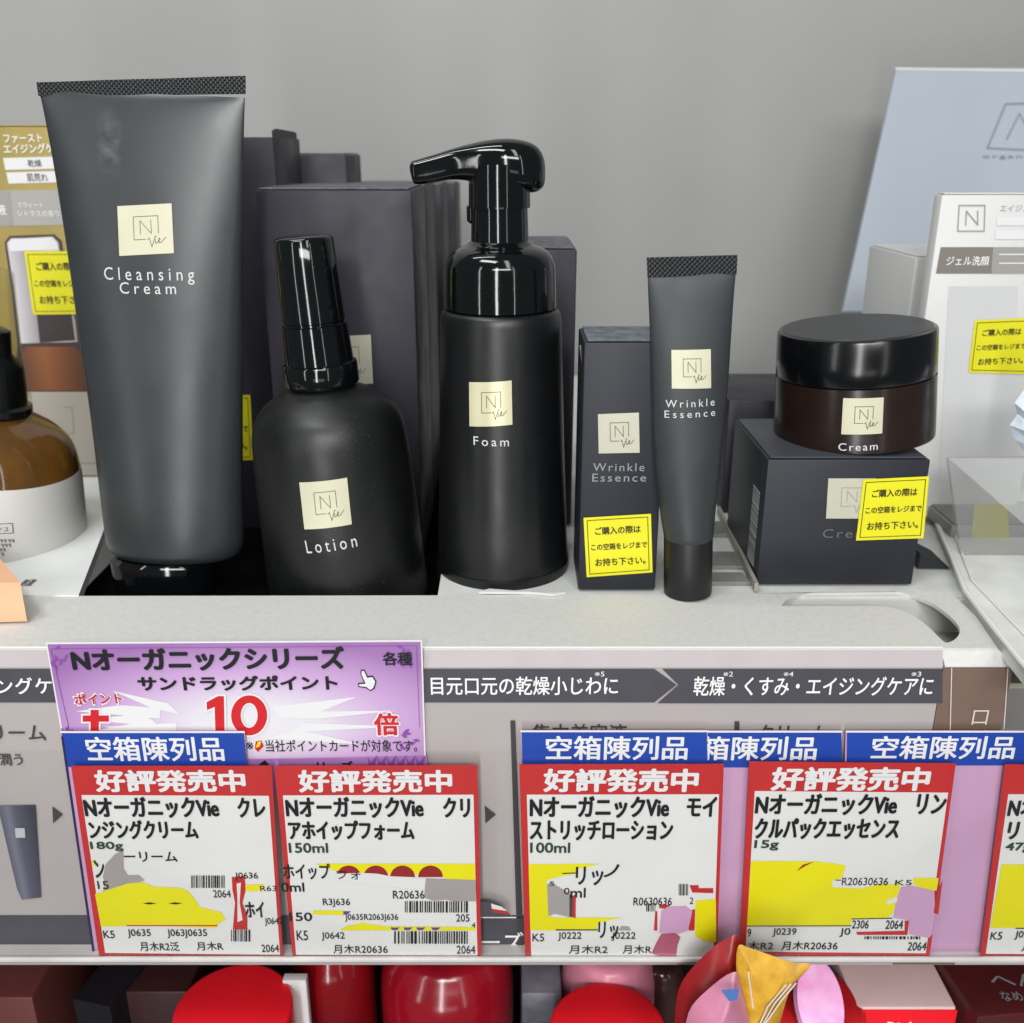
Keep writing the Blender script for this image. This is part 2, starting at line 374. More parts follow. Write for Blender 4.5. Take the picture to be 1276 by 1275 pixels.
def emblem(F, parent, q, m=GOLD, line=ENGR, n=0.00025, surf=None, base=0.0, lw=0.00022):
    lab = Print(F, n, surf, base).patch(q).build('label', m, parent)
    P = Print(F, n + 0.00012, surf, base); c = [P.loc(*p) for p in q]
    def uv(u, t):
        t = 1 - t
        return tuple((c[0][k] * (1 - u) + c[1][k] * u) * (1 - t) + (c[3][k] * (1 - u) + c[2][k] * u) * t for k in (0, 1))
    for ln in ([(.5, .31), (.29, .31), (.29, .77), (.74, .77), (.74, .42)], [(.41, .42), (.41, .69), (.61, .42), (.61, .69)],
               [(.54, .30), (.57, .33), (.61, .15), (.68, .36), (.70, .36)], [(.68, .30), (.675, .22), (.70, .22), (.73, .26)], [(.69, .355), (.695, .36)],
               [(.73, .25), (.765, .29), (.755, .325), (.735, .29), (.745, .225), (.785, .235), (.87, .33)]):
        P.stroke([uv(*p) for p in ln], lw, True)
    P.build('emblem', line, lab); return lab
def sticker(F, parent, q, n=0.0003, base=0.0):
    lab = Print(F, n, None, base).patch(q, 2, 2).build('sticker', YEL, parent)
    P = Print(F, n + 0.00012, None, base)
    def uv(u, t):
        return tuple((q[0][k] * (1 - u) + q[1][k] * u) * (1 - t) + (q[3][k] * (1 - u) + q[2][k] * u) * t for k in (0, 1))
    P.stroke([uv(.05, .05), uv(.95, .05), uv(.95, .95), uv(.05, .95), uv(.05, .05)], 0.00028)
    rot = math.degrees(math.atan2(-(q[1][1] - q[0][1]), q[1][0] - q[0][0]))
    for body, u0, u1, t in (('ご購入の際は', .16, .84, .24), ('この空箱をレジまで', .09, .93, .51), ('お持ち下さい。', .14, .90, .77)):
        a = uv(u0, t); b = uv(u1, t); h = (q[3][1] - q[0][1]) * .105 * (.85 if 'この' in body else 1)
        P.text(body, (a[0], (a[1] + b[1]) / 2 - h / 1.6, b[0], (a[1] + b[1]) / 2 + h / 1.6), 0.028, rot)
    P.build('lettering', YINK, lab); return lab

# ------------------------------------------------------------------ setting
wl = box('wall', -1.2, 1.2, 0.46, 0.48, -0.16, 0.9, WALLM); wl['kind'] = 'structure'; mix_over(WALLM, mul(WALLM, noise_mask(WALLM, 9, .5, .8, 8), .10), (120, 120, 116))
sh = box('shelf', -0.6, 0.6, 0.005, 0.46, -0.1432, -0.1372, mat('shelf_metal', (170, 168, 166), 0.4, 0.4, var=(20, 0.02))); sh['kind'] = 'structure'
ls = box('floor', -0.8, 0.8, -0.05, 0.50, -0.31, -0.30, mat('lower_shelf', (52, 46, 48), 0.5, 0.4, var=(12, 0.2))); ls['kind'] = 'structure'
lw_ = box('wall', -0.8, 0.8, 0.36, 0.37, -0.30, -0.144, mat('lower_back', (70, 62, 62), 0.6, 0.3, var=(12, 0.2))); lw_['kind'] = 'structure'

# ------------------------------------------------------------------ counter display
F0 = Fr(Vector((0, 0, -0.136)))
st = root('counter_display', F0, 'pale stone-patterned cardboard counter display with dark banded front carrying the black cosmetics', 'display')
Z0 = 0.136                       # ledge height in the display's own frame
def W(p): return (p[0], p[1], p[2] + 0.136)
hole = [(974, 755), (981, 747), (998, 741), (1025, 737), (1060, 734), (1095, 734), (1130, 740), (1162, 752), (1186, 770), (1196, 784), (1192, 795), (1180, 801),
        (1172, 796), (1160, 784), (1148, 774), (1134, 765), (1115, 758), (1090, 755), (1040, 755)]
outer = [(-90, 807.5), (1172, 807.5), (1243, 807.5), (1216, 768), (1183, 736), (930, 740), (545, 742), (-90, 743)]
px2 = lambda q: [tuple(on(p[0], p[1], 0.0)[:2]) for p in q]
v, f = plate_vf([px2(outer), px2(catmull(hole + hole[:1], 3)[:-1])], lambda x, y: (x, y, Z0), lambda x, y: (x, y, Z0 - 0.0014))
mesh_obj('ledge', v, f, LEDGE, st)
zl = at(638, 832, -0.002).z + Z0; xr = at(1175, 830, -0.002).x; xl = -0.42
mesh_obj('lip', [(xl, 0.0, Z0 - .0001), (xr, 0, Z0 - .0001), (xr, -0.002, zl), (xl, -0.002, zl), (xl, .003, zl), (xr, .003, zl), (xl, .003, Z0 - .0015), (xr, .003, Z0 - .0015)],
         [(0, 1, 2, 3), (3, 2, 5, 4), (0, 3, 4, 6), (1, 7, 5, 2)], LIP, st)
v, f = tube_path([(xl, 0.0004, Z0 - .0004), (0, 0.0004, Z0 - .0004), (xr, 0.0004, Z0 - .0004)], 0.0006)
mesh_obj('ledge_edge', v, f, mat('ledge_edge_highlight', (226, 222, 220), 0.5, 0.4), st, True)  # paler than the ledge: the edge highlight is put into its colour
box('front_panel', xl, xr, -0.002, 0.001, 0.0, zl - .0001, PANEL, st)
PF = Print(F0, 0.0023, base=0.002)
PF.poly([(-60, 833), (815, 833), (843, 853), (815, 875), (-60, 875)]); PF.poly([(825, 833), (1174, 833), (1174, 876), (819, 876), (845, 853)])
PF.poly([(-60, 1140), (1176, 1140), (1170, 1199), (-60, 1199)]).build('heading_band', BAND, st)
PF = Print(F0, 0.0026, base=0.002)
for t, b in (('エイジングケ', (-78, 843, 66, 864)), ('目元口元の乾燥小じわに', (537, 842, 770, 865)), ('乾燥・くすみ・エイジングケアに', (864, 842, 1162, 866))):
    Print(F0, 0.0026, base=0.002).text(t, b, .012).build('heading_lettering', WHITEINK, st)
for t, x in (('※5', 747), ('※2', 907), ('※4', 982), ('※3', 1141)): Print(F0, 0.0026, base=0.002).text(t, (x - 6, 836, x + 6, 842)).build('footnote_mark', WHITEINK, st)
PF.text('ーズ', (600, 1160, 652, 1184), .01); PF.stroke([(600, 1142), (648, 1142)], .0005)
PF.build('footnote_lettering', WHITEINK, st)
PF = Print(F0, 0.0026, base=0.002)
for t, b in (('クリーム', (-38, 902, 57, 922)), ('潤う', (0, 938, 29, 953)), ('集中美容液', (663, 901, 781, 925)), ('クリーム', (945, 902, 1030, 924))):
    Print(F0, 0.0026, base=0.002).text(t, b, .012).build('product_lettering', PRINTDK, st)
for t in ([(66, 1004), (79, 1014), (67, 1025)], [(604, 1003), (618, 1014), (605, 1025)]): Print(F0, 0.0026, base=0.002).poly(t).build('arrow', PRINTDK, st)
for t in ([(636, 897), (642, 897), (653, 1198), (645, 1198)], [(915, 898), (921, 898), (921, 1198), (914, 1198)]): Print(F0, 0.0026, base=0.002).poly(t).build('divider_bar', PRINTDK, st)
tg = grad_mat('printed_tube', [(0, (58, 58, 70)), (.35, (108, 108, 124)), (.55, (78, 78, 94)), (1, (50, 50, 62))], 0, F0.loc(5, 1060, .002)[0], F0.loc(50, 1060, .002)[0])
PP = Print(F0, 0.0026, base=0.002).poly([(-2, 1003), (45, 1002), (52, 1117), (28, 1120), (22, 1106)]).build('printed_tube_picture', tg, st)
Print(F0, 0.0029, base=0.002).poly([(20, 1030), (32, 1030), (33, 1042), (21, 1042)]).build('printed_label', mat('printed_grey', (178, 178, 182), .5), PP)
# folded corner at the right end
cf = [at(1172, 808, 0.0), at(1243, 808, 0.0), at(1264, 831, -0.002), at(1178, 831, -0.002)]
mesh_obj('corner_fold', [W(p) for p in cf] + [W(p + Vector((0, 0.001, -0.0012))) for p in cf], [(0, 1, 2, 3), (7, 6, 5, 4), (0, 3, 7, 4), (1, 5, 6, 2), (2, 6, 7, 3)], LEDGE, st)
xe = at(1262, 832, -0.002).x
box('side_panel', xr + .0002, xe, -0.0022, 0.001, 0.0, zl - .0003, BROWN, st)
PF = Print(F0, 0.0026, base=0.002).stroke([(1185, 832), (1181, 1000)], .00035).stroke([(1255, 832), (1244, 1000)], .00035)
PF.text('口', (1211, 884, 1230, 902)).build('side_lettering', CREAMINK, st)
# floor behind the ledge, well for the bottles, pocket under the hole
yb = on(638, 742, 0).y
xm = on(545, 742, 0).x
yf = yb + .0006
box('tray_floor', xm, 0.215, yf, 0.44, Z0 - 0.004, Z0 - 0.0008, TRAYW, st)
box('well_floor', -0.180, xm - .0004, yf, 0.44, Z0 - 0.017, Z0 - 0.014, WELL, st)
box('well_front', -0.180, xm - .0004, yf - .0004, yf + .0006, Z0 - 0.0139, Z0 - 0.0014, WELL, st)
box('pocket_floor', 0.085, 0.19, 0.002, yb - .001, Z0 - 0.017, Z0 - 0.015, mat('pocket_floor_shade', (160, 158, 144), .6, var=(30, .05)), st)  # greyed floor: shade inside the pocket is put into the colour
box('pocket_back', 0.085, 0.19, yb - .0009, yb + .0003, Z0 - 0.0149, Z0 - 0.0016, mat('pocket_white', (198, 198, 194), .6), st)
box('pocket_side', 0.1901, 0.1915, 0.002, yb, Z0 - 0.0149, Z0 - 0.0016, GREYST, st)  # darker side, pocket shade put into the colour
v, f = plate_vf([[tuple(on(*p, 0)[:2]) for p in [(596, 741), (610, 737), (660, 741), (690, 744), (704, 741.5)]]], lambda x, y: (x, y, Z0 + .0012), lambda x, y: (x, y, Z0 + .0002))
mesh_obj('torn_flap', v, f, TRAYW, st)
for k, (a, b) in enumerate(((652, 668), (690, 708), (716, 728))):
    q = [on(876, a, 0), on(925, a, 0), on(935, b, 0), on(874, b, 0)]
    v, f = plate_vf([[tuple(p[:2]) for p in q]], lambda x, y: (x, y, Z0 + .0010), lambda x, y: (x, y, Z0 - .0004))
    mesh_obj('floor_shade_strip', v, f, GREYST, st)  # grey strips: shadows and reflections on the floor put into colour
a = on(895, 640, .0); b = on(942, 737, .0); d = (b - a).normalized(); nrm = Vector((-d.y, d.x, 0)) * 0.0007
mesh_obj('divider', [W(a + nrm), W(b + nrm), W(b - nrm), W(a - nrm)] + [W(p + Vector((0, 0, .0035))) for p in (a + nrm, b + nrm, b - nrm, a - nrm)],
         [(0, 1, 5, 4), (1, 2, 6, 5), (2, 3, 7, 6), (3, 0, 4, 7), (4, 5, 6, 7), (0, 3, 2, 1)], mat('divider_card', (150, 146, 138), .6, .3), st)

# ------------------------------------------------------------------ cartons
def carton(name, label, cat, pxL, pxR, pyT, Y, depth, zb, m=CARTON, group=None, yaw=0, bev=.0007, edge=CARTONW, flap=True):
    a = at(pxL, pyT, Y); b = at(pxR, pyT, Y); F = Fr(Vector(((a.x + b.x) / 2, Y, zb)), Matrix.Rotation(rad(yaw), 3, 'Z'))
    r = root(name, F, label, cat, group); w = (b.x - a.x) / 2; h = a.z - zb
    box('carton_body', -w, w, 0, depth, 0, h, m, r, bev)
    if flap:
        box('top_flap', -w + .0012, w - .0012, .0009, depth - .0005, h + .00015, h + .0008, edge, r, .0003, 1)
    return F, r, w, h
FB = -0.014
F, r, w, h = carton('cosmetic_carton', 'tall dark plum carton directly behind the round-shouldered black bottle', 'carton', 318, 513, 237, 0.117, 0.062, FB, group='tall dark cartons at the back')
emblem(F, r, [(401, 420), (462, 417), (465, 478), (405, 481)], GOLDP)
Print(F, .0003).text('Lotion', (400, 498, 462, 512), .0, 2).build('lettering', GREYINK, r)
for k, (x1, yy, lab) in enumerate(((530, .19, 'dark plum carton second in the row behind the round-shouldered bottle, only its right edge showing'), (548, .258, 'dark plum carton third in the row behind the round-shouldered bottle, a narrow strip showing'), (563, .325, 'dark plum carton rearmost in the row, showing just left of the pump neck'))):
    a = at(x1, 238, yy); xx = on(0, 0, 0)
    hgt = 0.1455 - .0015 * k
    Fk = Fr(Vector((a.x - .031 + .001 * k, yy, FB))); rk = root('cosmetic_carton', Fk, lab, 'carton', 'tall dark cartons at the back')
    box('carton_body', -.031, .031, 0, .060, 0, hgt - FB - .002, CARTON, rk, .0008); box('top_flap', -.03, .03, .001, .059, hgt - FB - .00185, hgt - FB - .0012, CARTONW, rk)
F, r, w, h = carton('cosmetic_carton', 'tall dark carton right behind the big squeeze tube, its rounded side flap raised', 'carton', 232, 340, 171, 0.150, 0.056, FB, group='tall dark cartons at the back', flap=False)
sticker(F, r, [(243, 492), (312, 492), (316, 573), (247, 575)])
# raised rounded tuck flap on its right side
pts = [(0.004, 0), (0.052, 0)] + [(0.052 - .010 * (1 - math.cos(rad(a))), .0025 + .010 * math.sin(rad(a)) * .1) for a in range(0, 91, 15)] + [(0.010, .0040), (0.004, .003)]
v, f = plate_vf([pts], lambda y, z: (w - .0012, y, h + z - .0004), lambda y, z: (w - .0004, y, h + z - .0004)); mesh_obj('tuck_flap', v, f, CARTON2, r)
carton('cosmetic_carton', 'dark plum carton at the very back between the squeeze tube and the tall carton row', 'carton', 300, 431, 193, 0.225, 0.05, FB, group='tall dark cartons at the back')
carton('cosmetic_carton', 'dark carton standing behind the foam pump bottle, visible along its right side', 'carton', 590, 719, 311, 0.118, 0.06, 0.0, group='tall dark cartons at the back')
# slim carton
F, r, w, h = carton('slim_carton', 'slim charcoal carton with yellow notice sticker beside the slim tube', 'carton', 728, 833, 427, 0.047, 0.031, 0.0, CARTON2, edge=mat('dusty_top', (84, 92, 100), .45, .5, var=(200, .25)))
emblem(F, r, [(745, 516), (796, 514), (797, 564), (746, 565)], GOLDP)
Print(F, .0003).text('Wrinkle', (739, 577, 803, 587), .004, 0, 1.25).text('Essence', (738, 590, 805, 600), .004, 0, 1.25).build('lettering', GREYINK, r)
sticker(F, r, [(727, 645), (811, 640), (813, 713), (731, 719)])
Print(F, .0002).poly([(722, 430), (724, 430), (725, 452), (723, 440)]).build('worn_corner', CARTONW, r)
# jar carton
F, r, w, h = carton('jar_carton', 'square charcoal carton with yellow notice sticker under the glass jar', 'carton', 957, 1160, 573, 0.052, 0.058, 0.0, CARTON2, yaw=0, edge=mat('jar_carton_top', (62, 64, 72), .5, .4, var=(40, .05)))
JB = F.M.translation.copy(); JH = h
emblem(F, r, [(1032, 596), (1092, 596), (1090, 646), (1029, 646)], GOLDP, GREYINK)
Print(F, .0003).text('Cream', (1025, 659, 1092, 670), .004, 0, 1.25).build('lettering', DIMINK, r)
sticker(F, r, [(1075, 597), (1157, 593), (1150, 670), (1066, 673)], .0006)
P = Print(Fr(F.M @ Vector((-w, .029, 0)), Matrix.Rotation(rad(-90), 3, 'Z')), .0002)
rb = random.Random(5); z = .005
while z < .036:
    hh = rb.choice((.0003, .0005, .0008)); P.mb.add([P.put(.012, z), P.put(.023, z), P.put(.023, z + hh), P.put(.012, z + hh)], [(0, 1, 2, 3)]); z += hh + rb.choice((.0003, .0004, .0007))
o = P.build('barcode', SILVER, None); o.parent = r; o.matrix_parent_inverse = Matrix.Identity(4); o.matrix_basis = F.I @ P.F.M
Fq = Fr(Vector((at(925, 500, .135).x + .03, .135, 0))); r = root('jar_carton', Fq, 'dark carton half hidden in the row behind the jar carton', 'carton')
hq = at(930, 499, .135).z; box('carton_body', -.036, .030, 0, .058, 0, hq, CARTON, r, .0008)
q = at(1146, 692, .046)
Fq = Fr(Vector((at(1160, 735, .07).x, .068, 0))); r = root('dark_wedge', Fq, 'low dark card wedge tucked against the right side of the jar carton', 'wedge')
a0 = at(1147, 690, .068); b0 = at(1180, 734, .068)
v, f = plate_vf([[(a0.x - Fq.M.translation.x, 0), (a0.x - Fq.M.translation.x, a0.z), (b0.x - Fq.M.translation.x, 0.0)]], lambda x, z: (x, 0, z), lambda x, z: (x, .02, z)); mesh_obj('card_wedge', v, f, CARTON2, r)

# ------------------------------------------------------------------ squeeze tubes
def squeeze(name, label, edges, crimp, cap, pb, Yb, pt, Yt, floor, bbot, mbody, mcap, sq):
    F = axis_frame(pb, Yb, pt, Yt, floor); r = root(name, F, label, 'tube')
    e = catmull(edges, 5); ring = []
    for y, L, R in e:
        a = F.loc(L, y); b = F.loc(R, y); ring.append(((a[0] + b[0]) / 2, (b[0] - a[0]) / 2, (a[1] + b[1]) / 2))
    z0, z1 = ring[0][2], ring[-1][2]
    dep = lambda z: .0007 + (bbot - .0007) * max(0, (z1 - z) / (z1 - z0)) ** .65
    N = 80; rings = []
    c0, a0, zz = ring[0]
    for k in range(5):
        t = k / 5; sc = 1 - .10 * (1 - math.sin(t * math.pi / 2)); rings.append([(c0 + a0 * sc * math.cos(2 * math.pi * j / N), dep(z0) * sc * math.sin(2 * math.pi * j / N), z0 - .003 * (1 - t)) for j in range(N)])
    for c, a, z in ring:
        b = dep(z); p = 1.0
        rings.append([(c + a * math.copysign(abs(math.cos(2 * math.pi * j / N)) ** p, math.cos(2 * math.pi * j / N)), b * math.sin(2 * math.pi * j / N), z) for j in range(N)])
    v, f = rings_vf(rings); mesh_obj('tube_body', v, f, mbody, r, True, 60)
    def surf(x, z):
        for i in range(len(ring) - 1):
            if ring[i][2] <= z <= ring[i + 1][2]:
                t = (z - ring[i][2]) / (ring[i + 1][2] - ring[i][2] + 1e-9); c = ring[i][0] + (ring[i + 1][0] - ring[i][0]) * t; a = ring[i][1] + (ring[i + 1][1] - ring[i][1]) * t
                return -dep(z) * math.sqrt(max(0, 1 - ((x - c) / a) ** 2))
        return -dep(z)
    q = [F.loc(*p) for p in crimp]; n = 24; rows = []
    for j in range(4):
        for i in range(n + 1):
            u, t = i / n, j / 3; rows.append(tuple((q[0][k] * (1 - u) + q[1][k] * u) * (1 - t) + (q[3][k] * (1 - u) + q[2][k] * u) * t for k in (0, 1)))
    wob = lambda x: .0003 * math.sin(x * 160)
    v = [(x, -.0009 + wob(x), z) for x, z in rows] + [(x, .0009 + wob(x), z) for x, z in rows]; m = len(rows); f = []
    for j in range(3):
        for i in range(n):
            k = j * (n + 1) + i; f += [(k, k + 1, k + n + 2, k + n + 1), (m + k + n + 1, m + k + n + 2, m + k + 1, m + k)]
    for i in range(n): f += [(i, m + i, m + i + 1, i + 1), (3 * (n + 1) + i, 3 * (n + 1) + i + 1, m + 3 * (n + 1) + i + 1, m + 3 * (n + 1) + i)]
    for j in range(3):
        k = j * (n + 1); f += [(k, k + n + 1, m + k + n + 1, m + k), (k + n, m + k + n, m + k + 2 * n + 1, k + 2 * n + 1)]
    mesh_obj('crimped_seal', v, f, CRIMP, r, True, 50)
    y0, y1, L, R, L1, R1 = cap
    a = F.loc(L, y0); b = F.loc(R, y0); a1 = F.loc(L1, y1); b1 = F.loc(R1, y1)
    ra = (b[0] - a[0]) / 2; rb = (b1[0] - a1[0]) / 2; zt = a[1] + .001
    rr = [(ra * .9, zt + .002), (ra, zt), (ra + (rb - ra) * .9, .0012), (rb - .0002, .0004), (rb - .001, 0)]
    lathe('cap', rr, mcap, r, 72, cx=(a[0] + b[0]) / 2, sy=sq)
    return F, r, surf
edges = [(682, 137, 300), (672, 133.5, 303), (640, 129, 303), (600, 124, 302), (520, 114, 302), (426, 100, 302), (311, 83.5, 302), (217, 68.5, 303), (150, 56, 304), (117, 49, 305)]
F, r, sf = squeeze('squeeze_tube', 'large charcoal squeeze tube with gold square label, tallest thing on the left', edges, [(46.5, 103), (305.5, 95), (305.5, 117), (49, 120)],
                   (700, 790, 139, 268, 143, 264), (214, 700), .078, (176, 106), .090, FB, .0150, TUBEM, GLOSS, .58)
smear(TUBEM, F.loc(141, 180)[:2], (1 / .006, 1 / .014), (140, 146, 146), .26)
emblem(F, r, [(146.5, 257), (214, 253.5), (217, 315.5), (149, 319)], surf=sf, base=.0165, lw=.0002)
Print(F, .0003, sf, .016).text('Cleansing', (129, 333.5, 241, 354.5), .004, 1.5, 1.55).text('Cream', (149, 352, 219, 366.5), .004, 1.5, 1.5).build('lettering', SILVER, r)
edges = [(664, 827, 889), (650, 824.5, 890), (620, 820.5, 893), (585, 816.5, 897), (540, 814, 901.5), (480, 812, 907), (420, 810, 911), (370, 808, 914.5), (342, 807, 917)]
F, r, sf = squeeze('slim_tube', 'slim charcoal squeeze tube standing on its matt black cap beside the slim carton', edges, [(806, 321), (918.5, 318), (917.5, 342), (807, 345)],
                   (664, 745, 827.5, 888, 827, 886), (858, 664), .045, (862, 330), .047, 0.0, .0094, TUBE2, MATTB, 1.0)
emblem(F, r, [(836.5, 436), (885.5, 435), (886, 483.5), (837, 484)], surf=sf, base=.008, lw=.0002)
Print(F, .0003, sf, .008).text('Wrinkle', (830, 498, 891, 507.5), .004, 0, 1.45).text('Essence', (829, 511.5, 892, 520.5), .004, 0, 1.45).build('lettering', SILVER, r)

# ------------------------------------------------------------------ round bottles
def prof_px(F, ax0, ax1, lst):
    out = []
    for y, hw in lst:
        px = ax0[0] + (ax1[0] - ax0[0]) * (y - ax0[1]) / (ax1[1] - ax0[1]); x, z, t = F.loc(px, y); out.append((hw * t / FPX, z))
    return out
# round-shouldered bottle
A0, A1 = (378, 296), (437, 742)
F = axis_frame(A1, .079, A0, .079, FB); r = root('lotion_bottle', F, 'matt black round-shouldered bottle with tall glossy cap and gold label', 'bottle')
pb = prof_px(F, A0, A1, [(478, 36), (484, 47), (490, 60), (500, 75), (514, 87), (532, 93.5), (556, 95.5), (600, 96.5), (660, 97), (740, 97)])
pb = catmull(pb, 5) + [(pb[-1][0], .004), (pb[-1][0] * .96, .0008), (pb[-1][0] * .9, 0)]
lathe('bottle_body', pb[::-1], SOFTB, r, 128, angle=60)
pc = prof_px(F, A0, A1, [(294, 31), (296, 35), (299, 37), (340, 37.7), (399, 39)])
lathe('cap', pc[::-1], GLOSS, r)
pc = prof_px(F, A0, A1, [(400, 37.5), (403, 37.5), (404, 40.5), (450, 42), (451, 45), (453, 46), (476, 46), (478, 44.5), (481, 40)])
lathe('collar', pc[::-1], GLOSS, r)
rp = rprof(pb); sf = lambda x, z: -math.sqrt(max(1e-8, rp(z) ** 2 - x * x))
emblem(F, r, [(373, 601), (432.5, 595), (438.5, 653), (379.5, 659.5)], surf=sf, base=.030)
Print(F, .0003, sf, .030).text('Lotion', (380, 671, 444, 687), .004, 3.5, 1.5).build('lettering', SILVER, r)
# foam pump bottle
A0, A1 = (622, 200), (627, 735)
F = axis_frame(A1, .075, A0, .075, 0.0); r = root('pump_bottle', F, 'tall satin black foam pump bottle with spout pointing left', 'bottle')
pb = prof_px(F, A0, A1, [(384, 68), (386.5, 72.5), (390, 74.5), (398, 75.5), (470, 76.5), (560, 77.5), (650, 79.5), (712, 81)])
pb = pb + [(pb[-1][0], .003), (pb[-1][0] - .0006, .0012), (pb[-1][0] - .002, 0)]
lathe('bottle_body', pb[::-1], SATIN, r, 128, angle=40)
pc = prof_px(F, A0, A1, [(300, 36), (305, 42), (309, 52), (315, 61), (325, 67), (338, 69), (379, 69.5), (381, 68.5), (384, 66)])
lathe('collar', catmull(pc, 4)[::-1], GLOSS, r, 96, angle=50)
pc = prof_px(F, A0, A1, [(258, 34), (259, 35), (304, 36)]); lathe('stem', pc[::-1], GLOSS, r)
pc = prof_px(F, A0, A1, [(205, 38), (256, 38.5), (259, 38)]); lathe('sleeve', pc[::-1], GLOSS, r)
sec = [(511, 205, 213, 6), (514, 201, 226, 10), (520, 199, 230, 12), (545, 191.5, 227, 14), (565, 185, 224, 17), (585, 179.5, 226, 24), (605, 175, 232, 31), (628, 172.5, 236, 36), (648, 174, 239, 35), (664, 179, 240, 29), (673, 187, 237, 21), (678, 198, 231, 11), (679.5, 209, 222, 3)]
rings = []; t0 = F.loc(625, 200)[2] / FPX
for x, yt, ybm, hd in catmull(sec, 4):
    a = F.loc(x, yt); b = F.loc(x, ybm); cx = (a[0] + b[0]) / 2; cz = (a[1] + b[1]) / 2; hz = (a[1] - b[1]) / 2; N = 40
    rings.append([(cx, math.copysign(abs(math.cos(2 * math.pi * j / N)) ** .8, math.cos(2 * math.pi * j / N)) * hd * t0, cz + math.copysign(abs(math.sin(2 * math.pi * j / N)) ** .8, math.sin(2 * math.pi * j / N)) * hz) for j in range(N)])
v, f = rings_vf(rings); mesh_obj('pump_head', v, f, GLOSS, r, True, 50)
a = F.loc(589, 268); lathe('tab', [(.001, a[1] - .003), (.0022, a[1] - .002), (.0022, a[1] + .003), (.001, a[1] + .004)], GLOSS, r, 20, cx=a[0])
rp = rprof(pb); sf2 = lambda x, z: -math.sqrt(max(1e-8, rp(z) ** 2 - x * x))
emblem(F, r, [(584.5, 476), (637.5, 474), (638.5, 529), (585, 531)], mat('bright_gold_foil', (204, 199, 164), .32, .5, metal=.2, var=(50, .03)), surf=sf2, base=.024)
Print(F, .0003, sf2, .024).text('Foam', (590, 545, 634, 556), .004, 0, 1.4).build('lettering', SILVER, r)
# jar
A0, A1 = (1067, 408), (1062, 548)
Yj = .0845
F = axis_frame(A1, Yj, A0, Yj, JH + .0009); r = root('cream_jar', F, 'squat dark brown glass jar with wide glossy black lid', 'jar')
pl = prof_px(F, A0, A1, [(407, 90.5), (408.5, 94), (411, 95.2), (440, 95.4), (461, 95.4), (463, 94)])
lathe('lid', pl[::-1], GLOSS2, r, 128)
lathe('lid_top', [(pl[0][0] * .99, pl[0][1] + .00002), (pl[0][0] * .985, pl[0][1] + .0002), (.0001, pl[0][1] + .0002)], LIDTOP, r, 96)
pj = prof_px(F, A0, A1, [(463, 90), (466, 94.5), (470, 95.5), (535, 95.5)])
pj = pj + [(pj[-1][0] * .985, .0035), (pj[-1][0] * .95, .0012), (pj[-1][0] * .88, 0)]
lathe('glass_jar', catmull(pj, 3)[::-1], JARG, r, 128, angle=50)
rj = rprof(pj); sfj = lambda x, z: -math.sqrt(max(1e-8, rj(z) ** 2 - x * x))
emblem(F, r, [(1050.5, 496), (1101, 495), (1099, 540), (1048, 541)], surf=sfj, base=.030)
Print(F, .0004, sfj, .030).text('Cream', (1045, 552, 1094, 561.5), .008, 1, 1.25).build('lettering', SILVER, r)

# ------------------------------------------------------------------ left neighbours
zt = 0.0006
v, f = plate_vf([[tuple(on(*p, zt)[:2]) for p in [(-160, 741.5), (98, 741.5), (134, 648), (150, 560), (150, 480), (-160, 480)]]], lambda x, y: (x, y, zt), lambda x, y: (x, y, zt - .004))
F = Fr(on(20, 741, zt - .004)); r = root('white_tray', F, 'glossy white card tray under the amber bottle at the left edge', 'tray')
mesh_obj('tray_top', [F.I @ Vector(p) for p in v], f, mat('white_gloss_card', (222, 224, 224), .3, .5, var=(25, .04)), r)
P = Print(F, 0); v2, f2 = text2d('刺激', .01); a = on(22, 731, zt); b = on(48, 722, zt)
P.mb.add([F.I @ Vector((a.x + (b.x - a.x) * u, a.y + (b.y - a.y) * t, zt + .0002)) for u, t in v2], f2); P.build('lettering', PRINTDK, r)
F, r, w, h = carton('gold_carton', 'matt gold carton printed with an amber pump bottle, at the left edge', 'carton', -110, 128, 158, 0.1865, .045, zt, GOLDBOX, edge=GOLDBOX)
P = Print(F, .0002)
P.poly([(4, 197), (120, 194), (120, 209), (7, 212)]).poly([(8, 215), (120, 212), (120, 226), (11, 229)]).build('white_strip', WHITEC, r)
Print(F, .0002).poly([(-80, 238), (130, 236), (130, 279), (-80, 284)]).build('grey_strip', mat('grey_strip', (158, 156, 152), .5), r)
Print(F, .0003).poly([(-80, 238), (13, 238), (17, 281), (-80, 283)]).build('dark_strip', BANDG2, r)
P = Print(F, .0004).text('ファースト', (5, 167, 53, 178), .02, 1).text('エイジングケア', (5, 179, 78, 191), .02, 1)
P.text('液', (-3, 255, 8, 268), .01).text('スウィート', (22, 252, 54, 259)).text('シトラスの香り', (22, 262, 74, 270)).build('lettering', WHITEINK, r)
Print(F, .0004).text('乾燥', (35, 199, 52, 208), .008).text('肌荒れ', (34, 216, 60, 226), .008).build('strip_lettering', PRINTDK, r)
Print(F, .00025).poly([(6, 302), (12, 294), (68, 292), (77, 300), (79, 312), (98, 395), (103, 430), (126, 488), (18, 488), (22, 430), (14, 360)]).build('printed_outline', mat('printed_shade', (66, 50, 44), .5), r)
Print(F, .0003).poly([(9, 303), (14, 297), (66, 295), (73, 302), (75, 314), (80, 345), (94, 400), (97, 426), (26, 428), (18, 360)]).build('printed_cap', grad_mat('printed_cap', [(0, (206, 202, 206)), (.35, (150, 142, 146)), (.7, (196, 190, 194)), (1, (120, 110, 112))], 0, F.loc(10, 360)[0], F.loc(98, 360)[0]), r)
